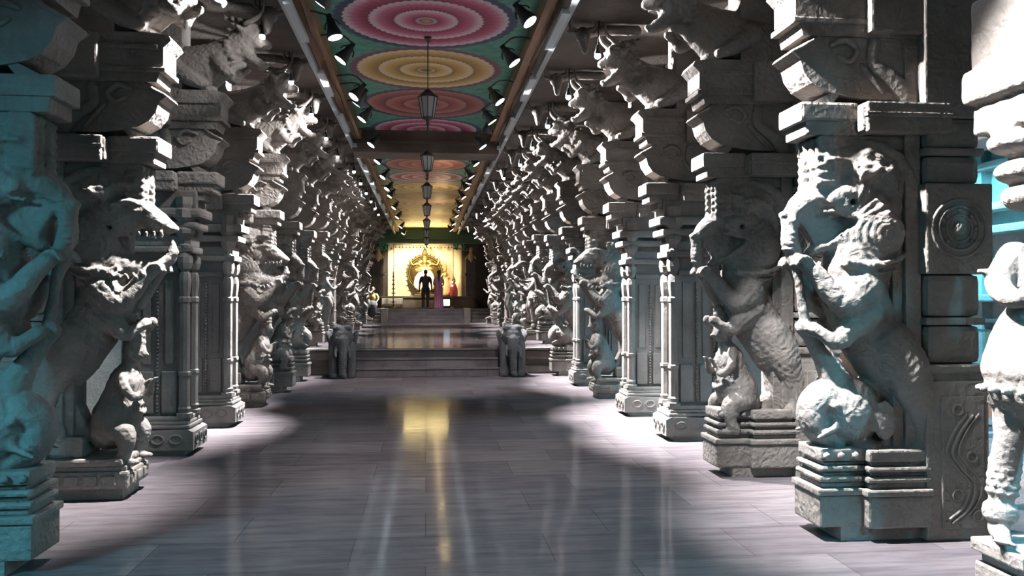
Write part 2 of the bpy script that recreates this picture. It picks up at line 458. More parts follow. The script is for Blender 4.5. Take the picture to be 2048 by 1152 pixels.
def body(m, low=True):
    m.tube([P(1724, 440, 0, .25), P(1718, 510, 0, .25), P(1702, 570, 0, .215), P(1720, 630, 0, .225), P(1756, 690, 0, .235), P(1782, 740, 0, .215), P(1806, 792, 0, .165), P(1818, 850, 0, .13), P(1812, 905, 0, .12)], seg=20, sy=.86)
    for s in (-1, 1):
        # hind leg: thigh, shank, paw with toes
        m.tube([P(1762, 690, s * .11, .17), P(1790, 750, s * .14, .16), P(1815, 815, s * .15, .105), P(1822, 875, s * .15, .082), P(1796, 908, s * .15, .078)], seg=14)
        for k in range(4): m.ell((U(1782), s * (.10 + .035 * k), Z(925)), (.05, .018, .03), n=1)
        # raised foreleg and paw
        m.tube([P(1700, 580, s * .13, .15), P(1670, 606, s * .16, .11), P(1642, 588, s * .15, .078), P(1612, 547, s * .12, .06), P(1592, 525, s * .09, .052)], seg=12)
        for k in range(4): m.tube([P(1600, 520, s * (.06 + .03 * k), .017), P(1582, 516, s * (.06 + .03 * k), .018), P(1572, 532, s * (.06 + .03 * k), .012)], seg=7, sub=2)
        # second foreleg, lower
        m.tube([P(1710, 625, s * .10, .14), P(1676, 655, s * .14, .09), P(1652, 682, s * .14, .062), P(1628, 668, s * .12, .045), P(1612, 655, s * .08, .045)], seg=10)
        # shoulder scroll and collar of lappets
        m.torus((U(1705), s * .19, Z(570)), .055, .018, 'y'); m.ell((U(1705), s * .19, Z(570)), (.03, .025, .03), n=1)
        m.torus((U(1790), s * .13, Z(720)), .05, .014, 'y')
        for k in range(13):
            t = k / 12; a = 1664 + 112 * t; q = 520 + 17 * math.sin(PI * (t * .9 + .1)) - 8 * t
            m.ell((U(a), s * (.235 - .10 * (t - .5) ** 2), Z(q)), (.016, .02, .036), n=1)
        m.tube([P(1660, 532, s * .18, .014), P(1705, 548, s * .215, .015), P(1750, 545, s * .19, .014), P(1778, 522, s * .15, .012)], seg=7)
    for k in range(9):    # collar across the chest
        y = -.2 + .05 * k; m.ell((U(1655) + 1.2 * y * y, y, Z(528)), (.02, .016, .034), n=1)
    m.tube([P(1820, 700, 0, .03), P(1845, 640, 0, .035), P(1835, 590, 0, .03), P(1812, 600, 0, .025)], seg=8)   # tail

def mane(m):
    m.ell((U(1722), 0, Z(455)), (.27, .235, .31), n=3)
    # big backward lobe of the mane
    m.tube([P(1650, 318, 0, .14), P(1700, 330, 0, .20), P(1755, 352, 0, .19), P(1780, 395, 0, .15), P(1790, 430, 0, .085)], seg=16, sy=1.0)
    for s in (-1, 1):
        m.tube([P(1690, 292, s * .1, .045), P(1745, 300, s * .14, .045), P(1790, 345, s * .14, .045), P(1808, 400, s * .11, .04), P(1800, 438, s * .08, .04)], seg=10)
        m.tube([P(1700, 330, s * .19, .02), P(1745, 350, s * .19, .02), P(1772, 395, s * .16, .02), P(1778, 425, s * .13, .018)], seg=8)
    # crest of curls down the forehead
    for k in range(6):
        q = 286 + 17 * k
        for j, y in enumerate((-.13, -.065, 0, .065, .13)):
            m.tube([P(1650, q - 4, y, .03), P(1620, q - 2, y, .03), P(1605 + 6 * abs(j - 2), q + 5, y, .02), P(1608 + 6 * abs(j - 2), q + 12, y, .014)], seg=7, sub=2)
    for s in (-1, 1):
        for r_ in range(3):
            for k in range(7):
                a = -.3 + k * .27; R = .20 + .065 * r_
                m.ell((U(1648) + math.sin(a) * R * .95 + .02, s * (.17 - .02 * r_), Z(352) + math.cos(a) * R * .62 - .03), (.035, .026, .016), rot=(0, a + .4, 0), n=1)
        # ear
        m.cone((U(1690), s * .19, Z(358)), (U(1738), s * .27, Z(340)), .045, .004, 8)
        m.cone((U(1684), s * .19, Z(340)), (U(1722), s * .25, Z(336)), .03, .01, 8)

def head_trunk(m, c):
    """mane, jaws and the short proboscis that drops into the forepaws"""
    mane(m)
    m.ell((U(1690), 0, Z(400)), (.21, .20, .21), n=3)
    m.tube([P(1700, 395, 0, .13), P(1655, 392, 0, .125), P(1615, 400, 0, .095), P(1585, 425, 0, .062), P(1577, 460, 0, .05), P(1582, 495, 0, .052), P(1590, 522, 0, .055)], seg=16, sy=1.25)
    m.ell((U(1566), 0, Z(430)), (.032, .06, .028), n=2)                         # nose tip
    for k in range(6): m.torus((U(1577), 0, Z(445 + 11 * k)), .052, .008, 'z', seg=14, k=6, sc=(1, 1.25))
    m.tube([P(1700, 470, 0, .13), P(1665, 478, 0, .10), P(1638, 492, 0, .055), P(1618, 505, 0, .04)], seg=14, sy=1.5)   # lower jaw
    m.prism([(U(1580), Z(420)), (U(1700), Z(420)), (U(1700), Z(490)), (U(1625), Z(500))], -.055, .055)
    for s in (-1, 1):
        # eyelid, lips and teeth
        m.torus((U(1660), s * .16, Z(405)), .045, .02, 'y', sc=(1.5, .8))
        m.ell((U(1655), s * .15, Z(403)), (.05, .03, .024), n=2)
        for k in range(4): m.ell((U(1630 + 10 * k), s * .135, Z(427 - k)), (.015, .022, .022), n=1)
        m.tube([P(1630, 396, s * .12, .02), P(1655, 388, s * .16, .024), P(1680, 392, s * .18, .022)], seg=7)
        m.ell((U(1735), s * .19, Z(470)), (.15, .06, .15), n=2)                 # cheek roundel
        for R in (.06, .10, .135): m.torus((U(1735), s * (.252 - R * .22), Z(470)), R, .007, 'y', seg=24, k=6)
        c.prism([(U(1612), Z(436)), (U(1650), Z(433)), (U(1688), Z(441)), (U(1684), Z(452)), (U(1640), Z(490)), (U(1622), Z(488))], *sorted((s * .06, s * .5)))
        c.tube([(U(1679), s * .10, Z(408), .026), (U(1679), s * .4, Z(408), .026)], sub=1, ball=False)

def head_lion(m, c):
    """open-mouthed lion head with a row of teeth"""
    mane(m)
    m.ell((U(1690), 0, Z(400)), (.22, .21, .22), n=3)
    m.tube([P(1690, 385, 0, .14), P(1640, 390, 0, .12), P(1600, 408, 0, .095), P(1568, 425, 0, .055)], seg=16, sy=1.25)
    m.ell((U(1562), 0, Z(428)), (.05, .085, .04), n=2)
    m.tube([P(1720, 500, 0, .15), P(1665, 520, 0, .13), P(1610, 520, 0, .075), P(1572, 505, 0, .05), P(1558, 486, 0, .04)], seg=16, sy=1.35)
    m.tube([P(1565, 500, 0, .05), P(1562, 470, 0, .035), P(1572, 450, 0, .02)], seg=10)      # tongue / tusk stub rising
    for s in (-1, 1):
        m.ell((U(1638), s * .14, Z(388)), (.055, .045, .035), n=2); m.torus((U(1638), s * .155, Z(388)), .045, .014, 'y', sc=(1.3, .85))
        m.tube([P(1600, 392, s * .1, .02), P(1640, 368, s * .17, .026), P(1680, 378, s * .19, .02)], seg=7)
        for k in range(5):
            m.cone((U(1580 + 15 * k), s * (.085 + .012 * k), Z(434 + k)), (U(1580 + 15 * k), s * (.085 + .012 * k), Z(452 + k)), .021, .010, 8)
        for k in range(10):   # beard fringe
            t = k / 9; m.ell((U(1585 + 130 * t), s * (.12 + .11 * math.sin(PI * t * .7)), Z(520 + 26 * math.sin(PI * t))), (.02, .022, .045), rot=(0, .5, 0), n=1)
        c.prism([(U(1560), Z(458)), (U(1650), Z(448)), (U(1672), Z(452)), (U(1660), Z(478)), (U(1600), Z(490)), (U(1575), Z(480))], *sorted((s * .05, s * .5)))
        c.tube([(U(1684), s * .12, Z(430), .02), (U(1684), s * .4, Z(430), .02)], sub=1, ball=False)

def small_elephant(m, c):
    """the elephant crouching under the beast, its trunk raised"""
    m.ell((U(1690), 0, Z(822)), (.225, .21, .235), n=3)
    m.tube([P(1678, 780, 0, .13), P(1655, 735, 0, .085), P(1632, 695, 0, .062), P(1612, 665, 0, .052), P(1600, 655, 0, .05)], seg=14)
    m.tube([P(1610, 655, 0, .04), P(1602, 610, 0, .034), P(1596, 560, 0, .034), P(1590, 530, 0, .036)], seg=12)
    m.tube([P(1640, 790, 0, .10), P(1618, 815, 0, .085), P(1625, 855, 0, .08), P(1660, 885, 0, .07)], seg=12, sy=1.6)
    m.ell((U(1715), 0, Z(890)), (.12, .2, .06), n=2)
    for s in (-1, 1):
        m.torus((U(1683), s * .185, Z(803)), .034, .011, 'y', sc=(.8, 1.25)); m.ell((U(1683), s * .19, Z(803)), (.02, .016, .032), n=1)
        m.ell((U(1738), s * .18, Z(835)), (.085, .03, .14), n=2)
        m.cone((U(1650), s * .13, Z(850)), (U(1608), s * .17, Z(868)), .028, .012)
        for k in range(3): m.ell((U(1632 + 6 * k), s * (.06 + .05 * k), Z(786 + 10 * k)), .035, n=1)

def attendant(m0, c, zoff=0.0):
    """pot-bellied attendant crouching under the raised forelegs"""
    q = lambda u, y, z, r: (u, y, z + zoff, r)
    m = MB()
    m.ell((-.17, 0, 1.16 + zoff), (.095, .085, .10), n=3)
    m.cone((-.17, 0, 1.22 + zoff), (-.22, 0, 1.42 + zoff), .085, .03)
    for k in range(4): m.torus((-.175 - .012 * k, 0, 1.24 + .045 * k + zoff), .075 - .012 * k, .014, 'z', seg=14, k=6)
    m.cone((-.25, 0, 1.15 + zoff), (-.29, 0, 1.13 + zoff), .022, .012)
    m.tube([q(-.14, 0, 1.06, .06), q(-.11, 0, .95, .125), q(-.08, 0, .80, .15), q(-.04, 0, .64, .19), q(.02, 0, .52, .16)], seg=14, sy=1.1)
    m.tube([(-.22, -.12, .70 + zoff, .016), (-.25, 0, .66 + zoff, .016), (-.22, .12, .70 + zoff, .016)], seg=7)
    for k in range(9): m.ell((-.235 + .35 * (k / 8 - .5) ** 2, -.17 + .0425 * k, .73 + zoff), .017, n=1)
    for s in (-1, 1):
        m.tube([q(-.12, s * .10, 1.0, .05), q(-.16, s * .19, .88, .042), q(-.24, s * .15, .80, .035), q(-.28, s * .08, .90, .032)], seg=9)
        for k in range(4): m.tube([q(-.29, s * (.05 + .02 * k), .91, .011), q(-.32, s * (.05 + .02 * k), .94, .011)], seg=6, sub=1)
        m.tube([q(-.02, s * .12, .56, .10), q(-.16, s * .17, .52, .085), q(-.17, s * .18, .40, .06), q(-.12, s * .17, .30, .05)], seg=10)
        m.ell((-.19, s * .16, .285 + zoff), (.09, .045, .03), n=2)
        m.ell((-.16, s * .085, 1.15 + zoff), (.03, .015, .04), n=1)
        m.torus((-.16, s * .175, .44 + zoff), .062, .012, 'z', seg=12, k=6)
    m0.add([(x + .15, y, z) for x, y, z in m.v], m.f, True)

def relief_beast(co):
    d = .0035 * wob(co, 26, 1) + .002 * wob(co, 60, 2)
    # strands of the mane behind the head and scale rows on the flank
    x, y, z = co[:, 0], co[:, 1], co[:, 2]
    man = (z > 2.15) & (x > .12)
    ang = np.arctan2(z - 2.05, x - .02)
    d += np.where(man, .004 * np.sin(ang * 34 + 6 * np.hypot(x, z - 2.05)), 0)
    fl = (z > .85) & (z < 1.72) & (x > -.05)
    d += np.where(fl, .0028 * np.sin(x * 85 + np.sin(z * 20)) * np.sin(z * 85), 0)
    nk = (z > 1.72) & (z < 2.1) & (x > .1)
    d += np.where(nk, .003 * np.sin(np.hypot(x - .3, z - 2.03) * 150), 0)
    return d

def beast(name, head, lower, voxel=.0115, zoff=0.0, lift=0.0):
    m, c = MB(), MB()
    body(m); head(m, c); lower(m, c)
    m.prism([(U(1735), .45), (U(1850), .45), (U(1850), 2.62), (U(1700), 2.62), (U(1725), 2.4), (U(1800), 2.1), (U(1760), 1.7), (U(1790), 1.45), (U(1800), 1.0), (U(1745), .62)], -.10, .10)
    return sculpt(m, name, voxel, GRAN, cut=c, smooth=2, relief=relief_beast)

ME_TRUNK = beast('trunked_beast', head_trunk, small_elephant)
ME_TRUNK2 = beast('trunked_beast_with_attendant', head_trunk, lambda m, c: attendant(m, c, .12))
ME_LION = beast('lion_beast', head_lion, lambda m, c: attendant(m, c, 0))

def pod_high():
    m = MB()
    def tier(z0, z1, e, b=.012):
        m.box(-.13 - e, .30, -.17 - e, .17 + e, z0, z1, b)
        m.box(.17 - e, .60, -.24 - e, .24 + e, z0, z1, b)
    m.box(-.0, .60, -.18, .18, 0, .10); tier(.09, .30, .02, .016); tier(.30, .345, .035); tier(.345, .385, -.01); tier(.385, .425, .015, .018)
    tier(.425, .455, -.02); tier(.455, .49, .012, .016); tier(.49, .52, -.03); tier(.52, .60, .0, .014)
    for x in (-.10, 0, .10): m.ell((x, -.19, .56), (.028, .02, .03), n=1)
    return m.mesh('moulded_plinth', GRAN)
def pod_low():
    m = MB()
    m.box(.0, .60, -.19, .19, 0, .09)
    m.box(-.06, .60, -.25, .25, .09, .23, .02); m.box(-.04, .60, -.23, .23, .23, .27, .01); m.box(-.02, .60, -.26, .26, .27, .33, .02)
    for k in range(4):
        x = .03 + .14 * k
        for s in (-1, 1): m.box(x, x + .11, *sorted((s * .24, s * .268)), .12, .20, .012)
    for k in range(3): m.box(-.078, -.05, -.2 + .145 * k, -.09 + .145 * k, .12, .20, .012)
    m.box(.3, .60, -.2, .2, .33, .5, .03)
    return m.mesh('low_plinth', GRAN)
def rear_shaft():
    m = MB()
    a, b_ = .56, 1.0
    m.box(a, b_, -.25, .25, 0, 1.05, .012)
    m.box(a + .10, b_ - .04, -.262, -.24, .08, .95, .008); m.box(a + .10, b_ - .04, .24, .262, .08, .95, .008)
    m.box(a + .01, b_ - .02, -.235, .235, 1.05, 1.10); m.box(a, b_, -.26, .26, 1.10, 1.16, .015)
    m.box(a + .03, b_ - .03, -.22, .22, 1.16, 1.42, .05); m.box(a + .01, b_ - .01, -.24, .24, 1.42, 1.47, .015); m.box(a + .03, b_ - .03, -.22, .22, 1.47, 1.76, .05)
    m.box(a, b_ + .03, -.26, .26, 1.76, 2.36, .012)
    m.box(a + .03, b_ - .03, -.22, .22, 2.36, 2.55, .05); m.box(a + .01, b_ - .01, -.24, .24, 2.55, 2.60, .012); m.box(a + .03, b_ - .03, -.22, .22, 2.60, 2.80, .04)
    m.box(a, b_ + .02, -.26, .26, 2.8, 3.95, .012)
    m.box(.40, a + .05, -.13, .13, .3, 3.4, .01)      # web that ties the carving to the shaft
    m.box(.47, a + .02, -.17, .17, .5, 3.3, .01)
    return m.mesh('rear_shaft', GRAN)
def medallion(s):
    m = MB()
    if True:
        y = s * .262
        for R, r in ((.19, .010), (.145, .012), (.09, .010)): m.torus((.79, y, 2.06), R, r, 'y', seg=28, k=6)
        m.ell((.79, y, 2.06), (.05, .02, .05), n=2)
        for k in range(8):
            a = k * PI / 4; m.ell(((.79 + .118 * math.cos(a)), y, 2.06 + .118 * math.sin(a)), (.02, .012, .02), n=1)
    return m.mesh('medallion', GRAN)
def scroll_panel(s):
    m = MB()
    if True:
        y = s * .264
        pts = [(x - .13, z) for x, z in ((.86, .12), (.98, .22), (1.02, .36), (.93, .47), (.86, .58), (.92, .72), (1.0, .82))]
        m.tube([(x, y, z, .012) for x, z in pts], seg=6)
        m.tube([(x + .045, y, z + .01, .009) for x, z in pts], seg=6)
        m.tube([(x - .04, y, z + .01, .009) for x, z in pts], seg=6)
        for x, z in ((.90, .30), (1.0, .55), (.9, .86), (1.04, .16)): m.torus((x - .13, y, z), .035, .009, 'y', seg=14, k=6)
    return m.mesh('scroll_carving', GRAN)

def abacus():
    m = MB()
    m.box(-.22, .20, -.16, .16, 2.68, 2.88, .02); m.box(-.26, .14, -.18, .18, 2.77, 2.90, .02)
    m.prism([(-.17, 2.90), (-.02, 2.90), (.06, 3.0), (-.04, 2.965)], -.14, .14)
    m.box(.13, .18, -.25, .25, 2.70, 2.88, .02); m.box(.15, .74, -.275, .275, 2.69, 2.89, .012)
    m.box(.14, .74, -.285, .285, 2.79, 2.82, .006)
    m.box(-.12, .7, -.14, .14, 2.60, 2.69, .012)
    return m.mesh('abacus', GRAN)
def corbel():
    m = MB()
    poly = [(U(1850), Z(205)), (U(1700), Z(205)), (U(1660), Z(198)), (U(1625), Z(190)), (U(1602), Z(176)), (U(1587), Z(155)), (U(1580), Z(130)), (U(1563), Z(117)), (U(1567), Z(110)), (U(1590), Z(100)), (U(1606), Z(84)), (U(1850), Z(84))]
    m.prism(poly, -.155, .155)
    m.tube([(U(1568), -.155, Z(114), .012), (U(1592), -.16, Z(101), .014), (U(1612), -.16, Z(88), .012)], seg=7)
    for s in (-1, 1):
        m.tube([(U(1640), s * .155, Z(100), .02), (U(1668), s * .16, Z(92), .024), (U(1690), s * .16, Z(112), .022), (U(1676), s * .16, Z(132), .018), (U(1655), s * .16, Z(122), .016)], seg=8)
        m.tube([(U(1725), s * .155, Z(95), .05), (U(1722), s * .16, Z(135), .045), (U(1760), s * .16, Z(165), .06), (U(1790), s * .16, Z(200), .07)], seg=10, sy=.5)
        m.tube([(U(1700), s * .155, Z(140), .018), (U(1722), s * .16, Z(168), .02), (U(1740), s * .16, Z(190), .016)], seg=8)
    return m.mesh('curved_corbel', GRAN)
def cap_block():
    m = MB()
    m.prism([(-.24, 3.34), (1.0, 3.34), (1.0, 3.74), (-.20, 3.74), (-.33, 3.72), (-.35, 3.68), (-.29, 3.62), (-.29, 3.48), (-.27, 3.46)], -.17, .17)
    m.box(-.31, .9, -.185, .185, 3.42, 3.46, .008); m.box(-.25, .95, -.19, .19, 3.60, 3.64, .008)
    m.box(.2, 1.2, -.24, .24, 3.36, 3.72, .014)
    m.box(.1, .68, -.16, .16, 3.7, 4.74, .01)
    m.box(1.0, 5.1, -.2, .2, 3.42, 3.78, .012)          # tie beam that runs back over the aisle
    m.box(1.0, 5.1, -.23, .23, 3.58, 3.64, .01)
    return m.mesh('beam_block', GRAN)

def bracket_beast():
    m, c = MB(), MB()
    m.tube([(.35, 0, 3.98, .22), (.05, 0, 4.00, .235), (-.18, 0, 4.07, .21), (-.38, 0, 4.20, .17), (-.52, 0, 4.34, .15)], seg=16, sy=.85)
    m.tube([(-.22, 0, 3.98, .12), (-.10, 0, 3.82, .09), (-.16, 0, 3.76, .07)], seg=12, sy=1.4)
    m.ell((-.56, 0, 4.36), (.13, .13, .14), n=3)
    m.tube([(-.56, 0, 4.34, .11), (-.66, 0, 4.29, .08), (-.73, 0, 4.27, .05)], seg=12, sy=1.2)
    m.ell((-.74, 0, 4.29), (.03, .05, .028), n=2)
    m.tube([(-.50, 0, 4.20, .10), (-.60, 0, 4.10, .07), (-.68, 0, 4.05, .045), (-.72, 0, 4.06, .03)], seg=12, sy=1.3)
    for s in (-1, 1):
        m.ell((-.64, s * .09, 4.39), .04, n=2); m.tube([(-.68, s * .06, 4.41, .018), (-.62, s * .11, 4.45, .02), (-.55, s * .13, 4.43, .018)], seg=7)
        m.cone((-.50, s * .12, 4.38), (-.44, s * .20, 4.42), .05, .008, 8)
        for k in range(4): m.cone((-.60 - .03 * k, s * .075, 4.25), (-.60 - .03 * k, s * .075, 4.205), .015, .006, 7)
        for k in range(7):
            a = k / 6; m.ell((-.40 + .07 * math.sin(a * 3), s * .15, 4.44 - .36 * a), (.04, .03, .022), n=1)
        m.tube([(-.25, s * .14, 4.05, .08), (-.36, s * .16, 3.93, .055), (-.42, s * .14, 3.99, .045), (-.50, s * .10, 4.03, .04)], seg=10)
        m.tube([(.2, s * .15, 3.98, .11), (.02, s * .17, 3.86, .08), (-.1, s * .16, 3.80, .05)], seg=10)
    for k in range(5): m.ell((-.58 + .07 * k, 0, 4.50 + .012 * k), (.035, .09, .04), n=1)
    c.prism([(-.60, 4.20), (-.80, 4.23), (-.80, 4.12), (-.62, 4.13)], -.3, .3)
    return sculpt(m, 'bracket_beast', .013, GRAN, cut=c, smooth=2, relief=lambda q: .003 * wob(q, 40, 4) + .002 * np.sin(q[:, 0] * 90) * np.sin(q[:, 2] * 90))
def horn(pts):
    return MB().tube(pts, seg=8).mesh('horn', GRAN)
def bull():
    m = MB()
    # seen from the hall: long face pointing down, set on a short stone arm
    m.tube([(-.45, 0, 4.66, .05), (-.75, 0, 4.655, .045), (-.92, 0, 4.62, .05)], seg=10)
    m.tube([(-.95, -.02, 4.60, .075), (-.955, -.09, 4.54, .055), (-.96, -.13, 4.45, .036), (-.96, -.145, 4.42, .03)], seg=12)
    for s in (-1, 1):
        m.ell((-.95 + s * .10, -.03, 4.615), (.055, .018, .022), rot=(0, -s * .25, 0), n=2)
        m.ell((-.955 + s * .045, -.085, 4.57), .014, n=1); m.ell((-.95 + s * .03, -.06, 4.60), .035, n=2)
        m.ell((-.96 + s * .018, -.16, 4.425), .009, n=1)
    return sculpt(m, 'bull_head', .009, GRAN, smooth=1)
ME = dict(pod_high=pod_high(), pod_low=pod_low(), rear=rear_shaft(), med=[medallion(-1), medallion(1)], scroll=[scroll_panel(-1), scroll_panel(1)], abacus=abacus(), corbel=corbel(), cap=cap_block(), bracket=bracket_beast(), bull=bull())
ME['bh1'] = horn([(-.90, -.02, 4.63, .022), (-.84, -.03, 4.66, .02), (-.83, -.03, 4.72, .013), (-.86, -.03, 4.79, .006)])
ME['bh2'] = horn([(-1.0, -.02, 4.63, .022), (-1.06, -.03, 4.66, .02), (-1.07, -.03, 4.72, .013), (-1.04, -.03, 4.79, .006)])
ME['lh1'] = horn([(-.52, .10, 4.46, .03), (-.62, .13, 4.50, .027), (-.70, .14, 4.58, .02), (-.72, .14, 4.70, .008)])
ME['lh2'] = horn([(-.52, -.10, 4.46, .03), (-.62, -.13, 4.50, .027), (-.70, -.14, 4.58, .02), (-.72, -.14, 4.70, .008)])

def slab_parts():
    """slab pillar: moulded base, panelled slab with attached colonnettes and bead strings"""
    base = MB()
    base.box(.03, 1.12, -.24, .24, 0, .06)
    base.prism([(-.06, .06), (1.15, .06), (1.15, .24), (.0, .27), (-.06, .24)], -.27, .27)
    for k in range(6):
        x = .04 + .18 * k
        for s in (-1, 1): base.torus((x + .07, s * .272, .17), .05, .012, 'y', seg=16, k=6, sc=(1.2, .9))
    for k in range(3): base.torus((-.065, -.16 + .16 * k, .16), .045, .012, 'x', seg=16, k=6)
    base.box(-.02, 1.12, -.25, .25, .27, .31, .014); base.box(.0, 1.10, -.23, .23, .31, .345, .01); base.box(.01, 1.1, -.215, .215, .345, .39, .012)
    slab = MB()
    slab.box(.10, 1.08, -.13, .13, .36, 2.62, .008); slab.box(.66, 1.08, -.18, .18, .36, 2.62, .008)
    for s in (-1, 1):
        y0 = s * .12
        for (x0, x1) in ((.14, .29), (.37, .51), (.68, .88)):
            slab.box(x0, x1, *sorted((y0, s * .155)), .42, .85, .012)          # lower panels
            slab.box(x0 + .03, x1 - .03, *sorted((y0, s * .145)), .92, 1.78, .01)
        slab.box(.12, 1.06, *sorted((y0, s * .17)), 1.86, 1.92, .01)
    beads = []
    for s in (-1, 1):
        for x in (.33, .535, .93):
            q = MB(); q.tube([(x, s * .142, .43, .008), (x, s * .142, 1.78, .008)], seg=6, sub=1)
            for k in range(36): q.ell((x, s * .15, .44 + .038 * k), .0165, n=1)
            beads.append(q.mesh('bead_string', GRAN_PLAIN))
    frame = MB()
    for s in (-1, 1):
        frame.box(.565, .585, *sorted((s * .12, s * .185)), .39, 1.9, .006); frame.box(.605, .64, *sorted((s * .12, s * .21)), .36, 2.05, .006)
    col = []
    for s in (-1, 1):
        q = MB(); c = (.06, s * .15, 0)
        prof = [(.085, .38), (.085, .42), (.06, .43), (.068, .47), (.055, .49), (.055, .80), (.066, .81), (.066, .84), (.052, .85), (.052, 1.55), (.062, 1.56), (.062, 1.60), (.048, 1.62), (.058, 1.70), (.064, 1.78), (.055, 1.85), (.040, 1.87), (.062, 1.90), (.078, 1.96), (.075, 2.02), (.05, 2.06), (.038, 2.09), (.06, 2.11), (.062, 2.14), (.04, 2.16), (.05, 2.20), (.095, 2.26), (.10, 2.30), (.06, 2.33), (.07, 2.37), (.115, 2.42), (.115, 2.50), (.09, 2.52), (.10, 2.56), (.10, 2.63)]
        q.lathe(c, prof, seg=8, smooth=False)
        col.append(q.mesh('colonnette', GRAN_PLAIN))
    cap = MB()
    cap.box(-.03, 1.1, -.20, .20, 2.06, 2.13, .02); cap.box(.0, 1.1, -.17, .17, 2.13, 2.24, .012)
    cap.box(-.08, 1.12, -.22, .22, 2.30, 2.38, .03); cap.box(-.12, 1.12, -.235, .235, 2.42, 2.52, .03)
    cap.box(-.06, 1.12, -.19, .19, 2.52, 2.70, .012)
    return base.mesh('moulded_base', GRAN_PLAIN), slab.mesh('panelled_slab', GRAN_PLAIN), beads, frame.mesh('frame_moulding', GRAN_PLAIN), col, cap.mesh('moulded_neck', GRAN_PLAIN)
SLAB = slab_parts()

# human figure in stone: used for the statue pillars
def hand(m, o, d, n, s=1.0, curl_=.5):
    """palm at o, fingers along d, palm normal n"""
    o, d, n = Vector(o), Vector(d).normalized(), Vector(n).normalized(); w = d.cross(n).normalized()
    a = o + d * .05 * s
    m.tube([(*o, .028 * s), (*a, .034 * s), (*(o + d * .085 * s), .028 * s)], seg=8, sub=2)
    for k, (L, off) in enumerate(((.062, -.030), (.074, -.010), (.070, .011), (.055, .030))):
        b = o + d * .09 * s + w * off * s
        c = b + (d * (1 - .3 * curl_) + n * .4 * curl_) * L * .55 * s; e = c + (d * (1 - curl_) + n * curl_) * L * .5 * s
        m.tube([(*b, .0105 * s), (*c, .0095 * s), (*e, .008 * s)], seg=6, sub=2)
    b = o + d * .03 * s - w * .032 * s
    m.tube([(*b, .012 * s), (*(b - w * .025 * s + d * .03 * s + n * .01 * s), .011 * s), (*(b - w * .02 * s + d * .06 * s + n * .02 * s), .009 * s)], seg=6, sub=2)

